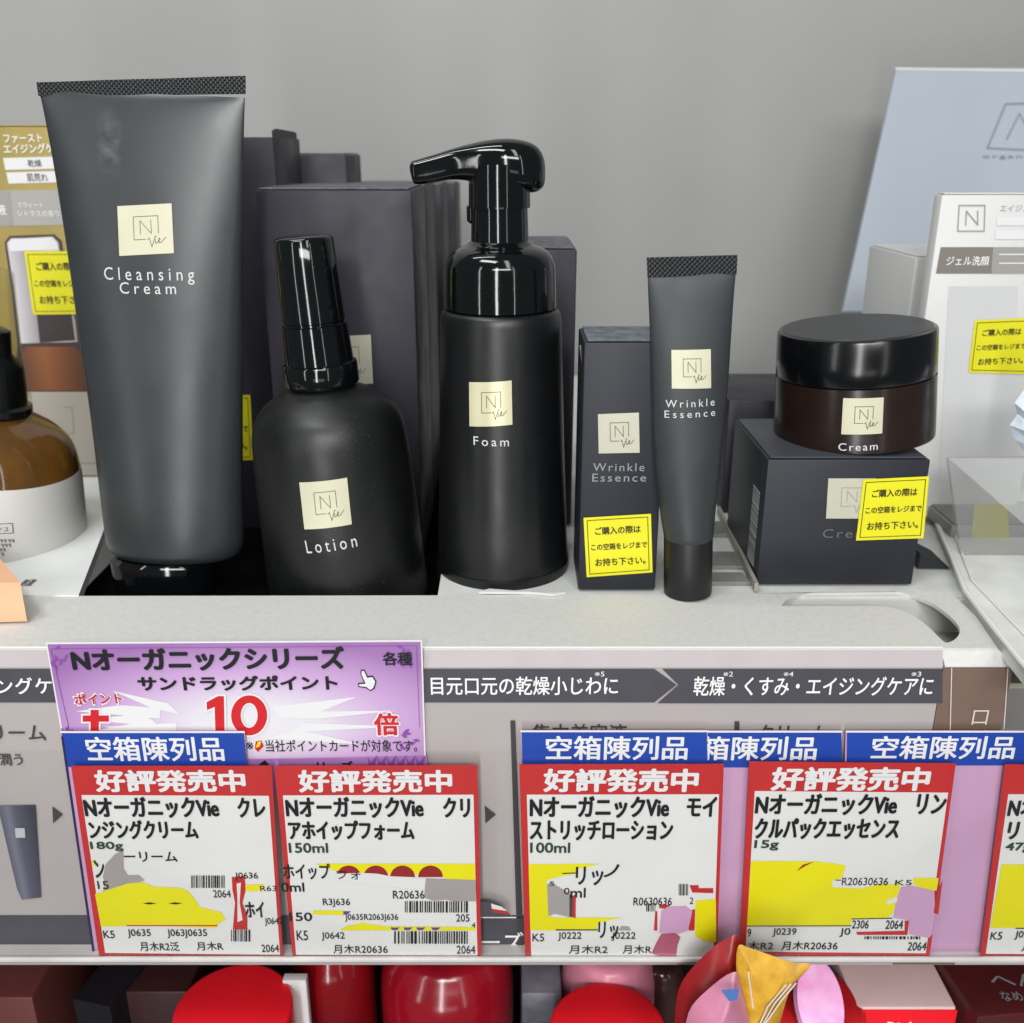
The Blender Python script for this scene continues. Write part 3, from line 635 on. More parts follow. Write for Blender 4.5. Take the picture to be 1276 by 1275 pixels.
Print(F, .0004).poly([(42, 352), (84, 350), (94, 424), (50, 427)]).build('printed_pump', mat('printed_pump', (58, 46, 48), .45), r)
Print(F, .00035).poly([(11, 303), (15, 298), (65, 296), (71, 302), (73, 311), (13, 313)]).build('printed_cap_top', mat('printed_cap_top', (214, 212, 214), .45), r)
ab = grad_mat('printed_amber', [(0, (70, 38, 24)), (.4, (140, 84, 48)), (1, (58, 34, 26))], 0, F.loc(20, 460)[0], F.loc(120, 460)[0])
Print(F, .0004).poly([(32, 432), (92, 432), (108, 446), (120, 466), (124, 488), (20, 488), (24, 452)]).build('printed_bottle', ab, r)
Print(F, .0004).poly([(10, 487), (130, 487), (130, 592), (10, 592)]).build('printed_label', mat('printed_label', (178, 170, 160), .5), r)
Print(F, .0005).stroke([(80, 507), (90, 507), (93, 540), (80, 541)], .0003).stroke([(85, 577), (125, 577)], .0003).build('printed_line', mat('printed_line', (130, 122, 112), .5), r)
sticker(F, r, [(31, 313), (106, 313), (118, 391), (42, 392)], .0007)
# amber bottle
A0, A1 = (-10, 345), (-4, 660)
F = axis_frame(A1, .104, A0, .104, zt); r = root('amber_bottle', F, 'amber bottle with white wrap label and black pump cut off by the left edge', 'bottle')
pa = prof_px(F, A0, A1, [(508, 40), (514, 41), (520, 53), (531, 72), (545, 86), (560, 93), (577, 97)])
lathe('amber_shoulder', catmull(pa, 5)[::-1], AMBER, r, 96, angle=60)
pw = prof_px(F, A0, A1, [(577.3, 97.3), (590, 99.5), (640, 103), (668, 104.5)]); pw += [(pw[-1][0] * .985, .003), (pw[-1][0] * .94, .0008), (pw[-1][0] * .9, 0)]
lathe('wrap_label', pw[::-1], WLABEL, r, 96, angle=60)
pk = prof_px(F, A0, A1, [(408, 14), (411, 20), (440, 21), (445, 25), (455, 34), (500, 38), (503, 43), (510, 43.5), (515, 40)])
lathe('pump', pk[::-1], BLACKP, r)
pk = prof_px(F, A0, A1, [(336, 20), (338, 25), (420, 31), (498, 43)]); lathe('clear_overcap', pk[::-1], OVERCAP, r)
rw = rprof(pw); sfa = lambda x, z: -math.sqrt(max(1e-8, rw(z) ** 2 - x * x))
P = Print(F, .0003, sfa, .031).stroke([(-30, 652), (16, 652), (17, 664), (-30, 664), (-30, 652)], .00025).text('シュ', (-4, 655, 11, 662))
rl = random.Random(9)
for k in range(4):
    x = -50
    while x < 18 - k * 4: P.stroke([(x, 672 + 5.5 * k), (x + 2, 675 + 5.5 * k)], .0003).stroke([(x + 2.5, 672 + 5.5 * k), (x + 2.5, 675.5 + 5.5 * k)], .0002); x += rl.choice((4.5, 5.5))
P.build('lettering', PRINTDK, r)
# peach card
a = on(0, 700, .02); F = Fr(on(0, 741, zt)); r = root('peach_card_box', F, 'peach coloured card corner lying in front of the amber bottle', 'card')
top = [on(*p, .016) for p in [(-90, 640), (-2, 694), (25, 726), (-90, 729)]]; bot = [p + Vector((0, 0, zt + .0002 - .016)) for p in top]
mesh_obj('card_box', [F.I @ p for p in top + bot], [(0, 1, 2, 3), (4, 7, 6, 5), (0, 4, 5, 1), (1, 5, 6, 2), (2, 6, 7, 3), (3, 7, 4, 0)], ORANGE, r)

# ------------------------------------------------------------------ right neighbours
q = [at(1117, 85, .36), at(1480, 97, .36), at(1440, 402, .30), at(1050, 388, .30)]
q[1].z = q[0].z; q[2].z = q[3].z
xx = Vector((1, 0, 0)); zz = ((q[0] - q[3]) - xx * (q[0] - q[3]).x).normalized(); yy = zz.cross(xx)
F = Fr(q[3], Matrix((xx, yy, zz)).transposed()); r = root('backing_card', F, 'pale blue-grey backing card leaning behind the white cartons at right', 'card')
L = [(F.I @ p) for p in q]
v, f = plate_vf([[(p.x, p.z) for p in L]], lambda x, z: (x, 0, z), lambda x, z: (x, .003, z)); mesh_obj('card_sheet', v, f, BLUEC, r)
P = Print(F, .0003).stroke([(1117, 86), (1400, 90)], .0013).build('white_edge', WHITEC, r)
Print(F, .0003).stroke([(1290, 129), (1253, 130), (1230, 185), (1290, 188)], .0007).stroke([(1254, 174), (1270, 142), (1288, 175)], .0006).text('organic', (1224, 193, 1290, 199), 0, 0, 1.2).build('lettering', mat('slate_ink', (98, 104, 114), .5), r)
F, r, w, h = carton('white_carton', 'plain white carton showing its left edge between the jar lid and the header carton', 'carton', 1141, 1240, 321, .150, .06, .003, WBOX, edge=WBOX)
F, r, w, h = carton('header_carton', 'white gel carton with taupe band and yellow notice sticker at the right edge', 'carton', 1174, 1340, 243, .120, .008, .003, WBOX, edge=WBOX, yaw=0)
Print(F, .0002).poly([(1172, 308), (1345, 308), (1345, 341), (1166, 341)]).build('taupe_band', BANDG, r)
Print(F, .0003).poly([(1237, 308), (1345, 308), (1345, 341), (1235, 341)]).build('pale_band', BANDG2, r)
Print(F, .0002).poly([(1182, 357), (1268, 357), (1262, 600), (1170, 600)]).build('printed_pouch', LILAC, r)
P = Print(F, .0004).text('ジェル洗顔', (1179, 319, 1232, 331), .012).stroke([(1245, 317), (1276, 317)], .0004).stroke([(1245, 328), (1276, 328)], .0004)
P.build('band_lettering', WHITEINK, r)
Print(F, .0003).poly([(1242, 270), (1330, 270), (1330, 281), (1241, 281)]).poly([(1240, 287), (1330, 287), (1330, 298), (1239, 298)]).build('white_strip', WHITEC, r)
P = Print(F, .0003)
P.stroke([(1195, 256), (1227, 256), (1226, 288), (1193, 288), (1195, 256)], .0005).stroke([(1203, 280), (1204, 263), (1218, 280), (1218, 263)], .0005).text('エイジングケアに', (1246, 255, 1320, 264), .005).build('lettering', BANDG2, r)
sticker(F, r, [(1214, 399), (1284, 396), (1280, 466), (1206, 464)], .0006)
zp = .003
pl = [(1152, 612), (1158, 628), (1204, 738), (1240, 784), (1290, 846), (1480, 846), (1480, 600)]
v, f = plate_vf([[tuple(on(*p, zp)[:2]) for p in pl]], lambda x, y: (x, y, zp), lambda x, y: (x, y, zp - .006))
F = Fr(on(1250, 790, zp - .006)); r = root('white_platform', F, 'white marbled platform with bright raised rim at the right edge', 'platform')
mesh_obj('platform_top', [F.I @ Vector(p) for p in v], f, mat('platform_card', (214, 214, 210), .4, .45, var=(60, .05)), r)
v, f = tube_path([F.I @ on(*p, zp + .0004) for p in pl[:5]], .0010, 12); mesh_obj('rim', v, f, mat('rim_white', (222, 222, 220), .2, .5), r, True)
v, f = tube_path([F.I @ on(*p, zp + .0005) for p in [(1177, 634), (1212, 724), (1300, 815)]], .0005, 8); mesh_obj('inner_rim', v, f, mat('rim_pale', (224, 224, 222), .25, .5), r, True)
a = on(1198, 692, zp); F = Fr(Vector((a.x, a.y, zp))); r = root('acrylic_stand', F, 'clear grey acrylic stand standing on the white platform', 'stand')
q = [(1182, 572), (1300, 570), (1300, 692), (1198, 692)]; pts = [F.loc(*p)[:2] for p in q]
v, f = plate_vf([pts], lambda x, z: (x, 0, z), lambda x, z: (x, .0025, z)); mesh_obj('front_sheet', v, f, ACRYL, r)
tp = [F.loc(1182, 572), F.loc(1300, 571)]
mesh_obj('top_sheet', [(tp[0][0], 0, tp[0][1] + .0003), (tp[1][0] + .03, 0, tp[0][1] + .0003), (tp[1][0] + .03, -.055, .003), (tp[1][0] + .006, -.055, .003)],
         [(0, 1, 2, 3)], frosted('pale_acrylic', (206, 207, 206), .30, .15), r)
F, r, w, h = carton('low_carton', 'low grey carton with painted reflection of a yellow sticker behind the acrylic stand', 'carton', 1186, 1330, 655, a.y + .02, .03, zp, mat('low_grey_card', (134, 132, 130), .5, .4, var=(30, .05)), edge=GREYST)
Print(F, .0003).poly([(1214, 628), (1254, 628), (1258, 672), (1210, 672)]).build('sticker', mat('sticker_reflection', (176, 172, 40), .5, .3), r)  # reflection of a yellow sticker, painted on the carton front
# crinkled wrapper at the right edge
F = Fr(at(1290, 575, .075)); r = root('crinkled_wrapper', F, 'crinkled bluish white wrapper poking in at the right edge', 'wrapper')
pts = [F.loc(*p)[:2] for p in [(1276, 486), (1264, 502), (1268, 516), (1258, 530), (1264, 548), (1276, 562), (1300, 590), (1330, 580), (1330, 480)]]
cx = sum(p[0] for p in pts) / len(pts); cz = sum(p[1] for p in pts) / len(pts); v = [(p[0], 0, p[1]) for p in pts]; n = len(pts)
v += [(cx + (p[0] - cx) * .6, -.006 - .003 * (i % 2), cz + (p[1] - cz) * .6) for i, p in enumerate(pts)] + [(cx, -.011, cz), (cx, .004, cz)]
f = [(i, (i + 1) % n, n + (i + 1) % n, n + i) for i in range(n)] + [(n + i, n + (i + 1) % n, 2 * n) for i in range(n)] + [((i + 1) % n, i, 2 * n + 1) for i in range(n)]
mesh_obj('wrapper_film', v, f, mat('wrapper_film', (206, 216, 228), .25, .5, var=(120, .08), bump=(300, .4)), r)

# ------------------------------------------------------------------ shelf-edge cards
zA = lambda x, y: (x / 3.1875, 740 + y / 3.1875)
z4 = lambda x, y: (300 + x / 3.1875, 740 + y / 3.1875)
z5 = lambda x, y: (600 + x / 3.1875, 740 + y / 3.1875)
z6 = lambda x, y: (876 + x / 3.1875, 740 + y / 3.1875)
b1 = lambda x, y: (x / 3.753, 975 + y / 3.753)
b2 = lambda x, y: (300 + x / 3.753, 975 + y / 3.753)
b3 = lambda x, y: (600 + x / 3.753, 975 + y / 3.753)
b4 = lambda x, y: (900 + x / 3.3936, 975 + y / 3.3936)
def BX(fn, x0, x1, y0, y1): a = fn(x0, y0); b = fn(x1, y1); return (a[0], a[1], b[0], b[1])
def PL(fn, *p): return [fn(*q) for q in p]
def sheet(F, r, name, q, m, n=0.0, th=.0004):
    pts = [F.loc(*p, n)[:2] for p in q]
    v, f = plate_vf([pts], lambda x, z: (x, -n, z), lambda x, z: (x, -n + th, z)); return mesh_obj(name, v, f, m, r)
E = .00015
# purple offer sign
q = [(57, 801), (526, 798), (531, 958), (84, 958)]
F = quad_frame(q, -.0034); r = root('offer_sign', F, 'purple and white points offer sign with big red number 10', 'sign')
c = F.loc(315, 900); e = F.loc(57, 801)
gm = grad_mat('sign_purple', [(0, (212, 210, 214)), (.25, (208, 204, 212)), (.58, (190, 156, 198)), (1, (146, 102, 160))], 0, 0, 1, .4, sphere=((c[0], 0, c[1]), (1 / .082, 0, 1 / .032)))
sheet(F, r, 'sign_sheet', q, WHITEC); sheet(F, r, 'purple_ground', [(59, 803), (524, 800), (529, 958), (86, 958)], gm, E, .0001)
for side in ([[(95, 886), (150, 878), (200, 882), (200, 895)], [(100, 896), (180, 889), (200, 905)], [(110, 912), (190, 896), (205, 915)], [(140, 860), (210, 876), (225, 890), (190, 882)], [(130, 905), (220, 900), (220, 925)]],
             [[(445, 868), (340, 880), (350, 896), (400, 886)], [(495, 885), (390, 886), (360, 895), (400, 895)], [(500, 905), (380, 900), (360, 912)], [(450, 927), (370, 908), (330, 920)]]):
    P = Print(F, 2 * E)
    for t in side: P.poly(t)
    P.build('starburst', WHITEC, r)
P = Print(F, 2.5 * E)
rnd = random.Random(3)
for x0, y0, sx in ((66, 806, 1), (516, 803, -1), (520, 906, -1), (78, 906, 1)):
    for k in range(9):
        x, y = x0 + sx * rnd.uniform(0, 20), y0 + rnd.uniform(0, 26); an = rnd.uniform(0, 3.1); l = 5.0
        P.poly([(x + l * math.cos(an), y + l * math.sin(an)), (x + 2 * math.sin(an), y - 2 * math.cos(an)), (x - l * math.cos(an), y - l * math.sin(an)), (x - 2 * math.sin(an), y + 2 * math.cos(an))])
P.stroke([(64, 808), (520, 804)], .00018).stroke([(64, 808), (86, 905)], .00018).stroke([(519, 804), (523, 905)], .00018)
P.build('leaf_ornament', PURP, r)
P = Print(F, 3.5 * E).text('Nオーガニックシリーズ', (89, 805.5, 430, 835), .050, .5).text('サンドラッグポイント', (172, 841, 421, 860), .050, .3).text('各種', (477, 811.5, 514, 828.5), .028).text('※', (307, 924, 316, 933)).text('当社ポイントカードが対象です。', (331, 921, 520, 936), .006)
P.build('lettering', INK, r)
plus = lambda a: PL(zA, (362 - a, 458 - a), (395 + a, 458 - a), (395 + a, 480 - a), (435 + a, 480 - a), (435 + a, 505 + a), (395 + a, 505 + a), (395 + a, 545 + a), (362 - a, 545 + a), (362 - a, 505 + a), (331 - a, 505 + a), (331 - a, 480 - a), (362 - a, 480 - a))
for nm, t, b, bo, ro in (('points_lettering', 'ポイント', (93, 863, 153, 876.5), .03, 2), ('times_lettering', '倍', (466, 887.5, 497.5, 915.5), .035, 0)):
    o = Print(F, 3.7 * E).text(t, b, bo, ro).build(nm, REDINK, r)
    Print(F, 3.3 * E).text(t, (b[0] - 2, b[1] - 2, b[2] + 2, b[3] + 2), bo * 1.9, ro).build('outline', WHITEC, o)
ov = lambda cx, cy, a, b: [(cx + a * math.cos(rad(t)), cy + b * math.sin(rad(t))) for t in range(0, 360, 12)]
for cx, one in ((0, 1), (311, 0)):
    hi = Print(F, 3.7 * E); lo = Print(F, 3.3 * E)
    if one:
        hi.poly([(258, 874), (272, 866.5), (279.5, 866.5), (280.5, 913), (269, 913), (268, 880), (258.5, 884)]); lo.poly([(255.5, 872), (271, 864), (282, 864), (283, 916), (266.5, 916), (265.5, 884), (256, 887)])
    else:
        hi.poly(ov(311, 890.5, 22.5, 25), [ov(311, 890.5, 10.5, 15.5)]); lo.poly(ov(311, 890.5, 25, 27.5), [ov(311, 890.5, 8.5, 13.5)])
    o = hi.build('numeral', REDINK, r); lo.build('outline', WHITEC, o)
o = Print(F, 3.7 * E).poly(plus(0)).build('plus_sign', REDINK, r); Print(F, 3.3 * E).poly(plus(7)).build('outline', WHITEC, o)
P = Print(F, 3.2 * E).poly(PL(z4, (478, 300), (492, 298), (505, 325), (525, 322), (540, 345), (532, 375), (515, 384), (498, 372), (468, 368), (466, 352), (490, 350), (476, 315))).build('hand_outline', INK, r)
P = Print(F, 3.6 * E).poly(PL(z4, (482, 304), (490, 303), (503, 331), (523, 328), (535, 346), (527, 371), (515, 379), (500, 367), (472, 364), (470, 357), (497, 354), (480, 316))).build('pointing_hand', WHITEC, r)
P = Print(F, 3.5 * E).poly([(319, 923), (326, 922), (329, 929), (322, 936), (318, 932)]).build('badge_red', REDINK, r)
P = Print(F, 3.8 * E).poly([(322, 923), (326, 923), (324, 929), (319, 931)]).build('badge_yellow', YBAND, r)
q = [(300, 947), (532, 943), (534, 990), (302, 990)]
F = quad_frame(q, -.0042); r = root('offer_sign', F, 'purple strip of offer print showing just under the offer sign', 'sign')
sheet(F, r, 'sign_sheet', q, mat('sign_purple_strip', (156, 112, 172), .45, var=(40, .08)))  # purple strip repeating part of the offer print
P = Print(F, E).poly([(322, 953), (330, 947), (336, 953)]).text('リーズ', (395, 948, 440, 962), .03).build('lettering', INK, r)
P = Print(F, E)
for x in range(458, 522, 12): P.poly([(x, 942), (x + 4, 950), (x + 12, 941), (x + 9, 955), (x + 2, 956)])
P.build('leaf_ornament', PURP, r)

# blue-topped tags
def tag(q, bot, Y, label, txt, tb, group='blue-topped display notice tags'):
    F = quad_frame([q[0], q[1], bot[1], bot[0]], Y); r = root('notice_tag', F, label, 'tag', group)
    sheet(F, r, 'pink_sheet', [q[0], q[1], bot[1], bot[0]], PINK)
    sheet(F, r, 'blue_header', [(q[0][0] + 1.5, q[0][1] + 2.2), (q[1][0] - 1.2, q[1][1] + 2.2), q[2], q[3]], BLUE, E, .0001)
    sheet(F, r, 'white_edge', [q[0], q[1], (q[1][0], q[1][1] + 2), (q[0][0], q[0][1] + 2)], WHITEC, E * 1.4, .0001)
    Print(F, 2 * E).text(txt, tb, .022).build('lettering', WHITEC, r)
    return F, r
F, r = tag([(75, 911.5), (305, 911.5), (308, 956), (83, 956)], [(119, 1194), (320, 1194)], -.0056, 'blue-topped pink tag below the left of the purple offer sign', '空箱陳列品', (108, 917.5, 279, 948))
sheet(F, r, 'navy_edge', [(76, 918), (79, 918), (119, 1193), (116, 1193)], NAVY, 1.2 * E, .0001)
tag([(648.5, 910.5), (882, 910.5), (882, 956.5), (651, 956.5)], [(665, 1194), (872, 1194)], -.0062, 'blue-topped tag left of the half-covered tag, right of the grey arrow', '空箱陳列品', (680, 916.5, 857, 946.5))
tag([(846, 911), (1049.5, 911), (1050, 956.5), (846, 956.5)], [(850, 1194), (1032, 1194)], -.0056, 'blue-topped tag with its first character covered by the tag left of it', '箱陳列品', (873, 917, 1018, 947))
tag([(1054, 911), (1290, 911), (1288, 954), (1055, 954)], [(1045, 1194), (1262, 1194)], -.0058, 'blue-topped tag in the corner under the brown side panel', '空箱陳列品', (1086, 916.5, 1265, 945.5))

# price cards
def card(q, wq, Y, label, head, lines, size, shear=0.0):
    F = quad_frame(q, Y); r = root('price_card', F, label, 'price card', 'red-framed price cards on the shelf edge')
    sheet(F, r, 'red_card', q, REDC); sheet(F, r, 'white_field', wq, PAPER, E, .0001)
    Print(F, E).text('好評発売中', head, .045).build('header_lettering', WHITEC, r)
    P = Print(F, 3.2 * E)
    for t, b in lines: P.text(t, b, .036)
    P.build('product_lettering', INK, r)
    Print(F, 3.2 * E).text(size[0], size[1], .035).build('size_lettering', GRINK, r)
    return F, r
def part(F, r, name, m, k, *polys):
    P = Print(F, k * E)
    for p in polys: P.poly(p)
    return P.build(name, m, r)
# 1
F, r = card([(88.5, 955), (338.5, 955), (353, 1195), (123.5, 1192)], [(101.5, 991), (335, 992), (349, 1190), (131, 1187.5)], -.0082, 'red-framed price card for the 180g cream, with torn yellow patch, leftmost', (118, 959, 306, 987),
            [('NオーガニックVie', (105, 992, 273, 1018.5)), ('クレ', (296, 993, 331, 1018)), ('ンジングクリーム', (111, 1021, 247, 1045))], ('180g', (113, 1048, 154, 1060)))
part(F, r, 'yellow_band', YBAND, 2.2, PL(b1, (446, 520), (490, 505), (600, 470), (670, 464), (720, 485), (840, 490), (880, 505), (910, 540), (935, 580), (1035, 605), (1056, 638), (1020, 662), (1015, 678), (600, 664), (590, 670), (474, 672)), PL(b1, (430, 362), (452, 372), (455, 390), (436, 385)), PL(b1, (1135, 478), (1235, 474), (1235, 500), (1180, 508), (1130, 500)))
part(F, r, 'smudge', SMUDGE, 2, PL(b1, (480, 512), (492, 470), (482, 440), (495, 380), (540, 332), (578, 314), (580, 400), (600, 432), (650, 430), (678, 455), (640, 470), (600, 470), (520, 495)))
part(F, r, 'red_fragment', REDC, 2.4, PL(b1, (1085, 440), (1145, 435), (1150, 500), (1135, 560), (1158, 620), (1158, 685), (1090, 685), (1100, 560), (1088, 500)), PL(b1, (590, 664), (1020, 664), (1015, 670), (595, 669)))
part(F, r, 'white_fragment', PAPER, 2.8, PL(b1, (1108, 470), (1128, 465), (1122, 560), (1136, 640), (1112, 650), (1112, 540)))
P = Print(F, 3.2 * E).text('ーリーム', (155, 1060.5, 221, 1073), .02).poly(PL(b1, (670, 562), (700, 557), (735, 562), (700, 567))).poly(PL(b1, (790, 562), (820, 557), (855, 562), (820, 567)))
P.text('ン', (118, 1071, 131, 1093), .02).text('15', (122, 1097, 136, 1107), .01).text('K5', BX(b1, 485, 538, 690, 725), .008).text('J0635', BX(b1, 598, 707, 683, 725), .008).text('J063J0635', BX(b1, 783, 970, 683, 725), .008)
P.text('月木R2泛', BX(b1, 655, 840, 742, 785), .008).text('月木R', BX(b1, 920, 1045, 742, 782), .008).text('2064', BX(b1, 998, 1080, 500, 535), .008).text('J0636', BX(b1, 1100, 1208, 418, 455), .008).text('ホイ', BX(b1, 1148, 1238, 555, 628), .025)
P.text('J0642', b2(113, 630) + b2(196, 668), .008).text('2064', b2(98, 755) + b2(180, 790), .008).text('R63', b2(92, 480) + b2(168, 505), .005).build('code_lettering', INK, r)
Print(F, 3 * E).bars(BX(b1, 895, 1055, 432, 490), 18, 2).bars(BX(b1, 1082, 1175, 685, 740), 9, 3).build('barcode', INK, r)
# 2
F, r = card([(341.7, 955), (595, 954), (600, 1196.5), (365, 1196)], [(352.5, 991.5), (590, 990.5), (595, 1191), (369, 1190)], -.0084, 'red-framed price card for the 150ml foam, with row of half-hidden dark red discs', (371.5, 959, 563.5, 987.5),
            [('NオーガニックVie', (356, 992, 528, 1018.5)), ('クリ', (552, 993, 586, 1018)), ('アホイップフォーム', (359.5, 1021.5, 516.5, 1046))], ('150ml', (360, 1049.5, 409, 1062)))
part(F, r, 'yellow_band', YBAND, 2.0, PL(b2, (345, 378), (1095, 378), (1097, 455), (960, 452), (940, 432), (640, 425), (560, 425), (430, 408)), PL(b2, (340, 597), (480, 597), (480, 619), (335, 615)), PL(b2, (466, 684), (500, 668), (545, 662), (570, 652), (600, 660), (680, 670), (1098, 674), (1100, 690), (470, 690)))
disc = []
for cx in (505, 632, 757, 888):
    disc.append(PL(b2, *[(cx - 58 * math.cos(rad(a)), 440 - 54 * math.sin(rad(a))) for a in range(0, 181, 15)]))
part(F, r, 'red_disc', DKRED, 2.4, *disc)
part(F, r, 'smudge', SMUDGE, 2.6, PL(b2, (866, 446), (1097, 453), (1103, 553), (995, 552), (960, 545), (900, 550), (858, 535)))
part(F, r, 'white_fragment', PAPER, 2.5, PL(b2, (440, 425), (560, 420), (640, 424), (700, 436), (800, 440), (866, 446), (860, 500), (560, 470), (430, 450)))
part(F, r, 'blue_fragment', mat('violet_fragment', (86, 66, 120), .5), 2.5, PL(b2, (480, 600), (515, 600), (500, 614), (480, 616)), *[PL(b2, (x, 675), (x + 45, 675), (x + 30, 688), (x + 8, 688)) for x in (700, 760, 820, 890)])
P = Print(F, 3.2 * E).text('ホイップ', BX(b2, 200, 420, 376, 450), .02).text('フォ', BX(b2, 450, 560, 412, 450), .01).text('0ml', BX(b2, 190, 298, 465, 508), .025).text('150', BX(b2, 228, 335, 605, 645), .025)
P.text('R20636', BX(b2, 712, 860, 503, 540), .008).text('R3J636', BX(b2, 385, 512, 540, 580), .008).text('J0635R2063J636', BX(b2, 488, 737, 612, 648), .008).text('205', BX(b2, 1007, 1070, 613, 648), .008).text('4', BX(b2, 1080, 1098, 652, 676), .008)
P.text('K5', BX(b2, 262, 315, 690, 735), .008).text('J0642', BX(b2, 378, 487, 697, 737), .008).text('月木R20636', BX(b2, 433, 688, 755, 797), .008).text('2064', BX(b2, 1010, 1097, 760, 798), .008).build('code_lettering', INK, r)
Print(F, 3 * E).bars(BX(b2, 768, 1070, 552, 605), 26, 4).bars(BX(b2, 718, 1070, 692, 750), 28, 5).build('barcode', INK, r)
# stray torn corner beside it
F = quad_frame([(598, 1125), (632, 1125), (634, 1142), (600, 1142)], -.0070); r = root('torn_card_scrap', F, 'small torn scrap of red and white card beside the grey arrow panel bar', 'scrap')
sheet(F, r, 'scrap_sheet', PL(b2, (1115, 560), (1165, 562), (1220, 580), (1260, 620), (1262, 630), (1120, 628)), BAND)
part(F, r, 'white_corner', PAPER, 1.0, PL(b2, (1170, 565), (1220, 580), (1245, 600), (1175, 590))); part(F, r, 'red_corner', REDC, 1.0, PL(b2, (1172, 590), (1245, 600), (1258, 616), (1180, 608)))
# 3
F, r = card([(647, 953), (902, 952.5), (893, 1196), (654.6, 1196)], [(656.5, 990.5), (896, 990), (889, 1192), (662, 1192)], -.0086, 'red-framed price card for the 100ml lotion, with pink stain at its lower right', (677, 957.5, 870.5, 987),
            [('NオーガニックVie', (660, 991, 834, 1018.5)), ('モイ', (855.5, 992, 893, 1017)), ('ストリッチローション', (660, 1021.5, 838.5, 1046.5))], ('100ml', (660.5, 1049, 710.5, 1062)))
part(F, r, 'yellow_band', YBAND, 2.0, PL(b3, (220, 380), (560, 378), (505, 390), (440, 405), (440, 425), (380, 435), (305, 455), (312, 610), (330, 630), (660, 630), (560, 650), (540, 665), (540, 685), (350, 690), (228, 690)), PL(b3, (1000, 552), (1095, 542), (1097, 745), (1040, 738), (998, 715)))
part(F, r, 'smudge', SMUDGE, 2.2, PL(b3, (306, 475), (330, 462), (350, 480), (410, 515), (412, 628), (345, 612), (312, 622)), PL(b3, (640, 690), (655, 668), (690, 672), (700, 690)))
part(F, r, 'dark_fragment', PRINTDK, 2.4, PL(b3, (411, 520), (428, 528), (424, 628), (411, 625)))
part(F, r, 'red_fragment', REDC, 2.4, PL(b3, (428, 528), (441, 520), (440, 632), (424, 628)), PL(b3, (972, 478), (1015, 478), (1015, 492), (1083, 492), (1083, 515), (985, 512)), PL(b3, (805, 690), (822, 690), (822, 600), (812, 600)), PL(b3, (965, 600), (998, 590), (995, 690), (968, 690)), PL(b3, (830, 570), (880, 570), (870, 590), (830, 585)))
part(F, r, 'pink_stain', PINK, 2.6, PL(b3, (840, 600), (870, 578), (955, 575), (985, 600), (965, 690), (920, 705), (830, 700)))
part(F, r, 'dusky_stain', PINKDK, 2.9, PL(b3, (795, 795), (815, 750), (840, 705), (905, 700), (930, 720), (915, 760), (910, 812), (830, 808)))
P = Print(F, 3.2 * E).text('リッ', BX(b3, 440, 570, 390, 478), .02).text('ノ', BX(b3, 570, 645, 380, 440), .02).text('ml', BX(b3, 415, 487, 490, 535), .02).text('0', BX(b3, 385, 412, 490, 520), .01).text('リッ', BX(b3, 545, 640, 648, 728), .02).text('K5', BX(b3, 238, 293, 704, 740), .008).text('J0222', BX(b3, 357, 468, 697, 738), .008).text('J0222', BX(b3, 608, 720, 697, 738), .008)
P.text('月木R2', BX(b3, 408, 590, 757, 798), .008).text('月木R', BX(b3, 660, 795, 757, 798), .008).text('R0630636', BX(b3, 710, 890, 535, 572), .008).stroke([b3(380, 422), b3(440, 420)], .0004).stroke([b3(350, 686), b3(540, 686)], .0005).text('2', BX(b3, 973, 990, 535, 565)).text('5', BX(b3, 318, 340, 460, 480)).build('code_lettering', INK, r)
Print(F, 3 * E).bars(BX(b3, 922, 968, 472, 525), 6, 6).bars(BX(b3, 770, 815, 562, 600), 6, 7).build('barcode', INK, r)
# 4
F, r = card([(933.5, 949.5), (1191, 952), (1158, 1194), (921.5, 1192)], [(940.5, 986), (1181.5, 988), (1153.5, 1188), (929, 1186)], -.0086, 'red-framed price card for the 15g essence, with wide yellow patch and pink bite at right', (961, 955.5, 1159, 985.5),
            [('NオーガニックVie', (941, 988, 1118, 1015)), ('リン', (1142, 988.5, 1178.5, 1014)), ('クルパックエッセンス', (940, 1018.5, 1120.5, 1045))], ('15g', (939.5, 1046, 970, 1059)))
part(F, r, 'yellow_band', YBAND, 2.0, PL(b4, (121, 330), (390, 332), (470, 340), (522, 350), (512, 380), (505, 402), (460, 440), (600, 445), (640, 430), (752, 428), (735, 500), (720, 555), (690, 572), (547, 574), (542, 603), (104, 604)), PL(b4, (808, 402), (914, 402), (905, 456), (850, 446), (806, 430)))
part(F, r, 'pink_stain', PINK, 2.3, PL(b4, (755, 440), (800, 435), (850, 446), (895, 456), (900, 548), (886, 640), (872, 655), (788, 640), (788, 580), (722, 570), (735, 500)))
part(F, r, 'red_fragment', REDC, 2.6, PL(b4, (770, 582), (788, 582), (782, 642), (570, 642), (565, 630), (770, 625)), PL(b4, (905, 456), (930, 410), (912, 555), (892, 550)))
part(F, r, 'white_fragment', PAPER, 2.5, PL(b4, (463, 415), (500, 402), (650, 402), (700, 410), (640, 432), (590, 446), (465, 440)), PL(b4, (690, 500), (735, 480), (740, 500), (700, 515)))
P = Print(F, 3.2 * E).text('R20630636', BX(b4, 505, 700, 400, 432), .008).text('K5', BX(b4, 730, 800, 410, 432)).text('9', BX(b4, 105, 121, 615, 650), .008).text('J0239', BX(b4, 212, 312, 613, 650), .008).text('J0', BX(b4, 495, 540, 613, 650), .008).text('2306', BX(b4, 548, 618, 580, 615), .008).text('2064', BX(b4, 690, 763, 580, 617), .008)
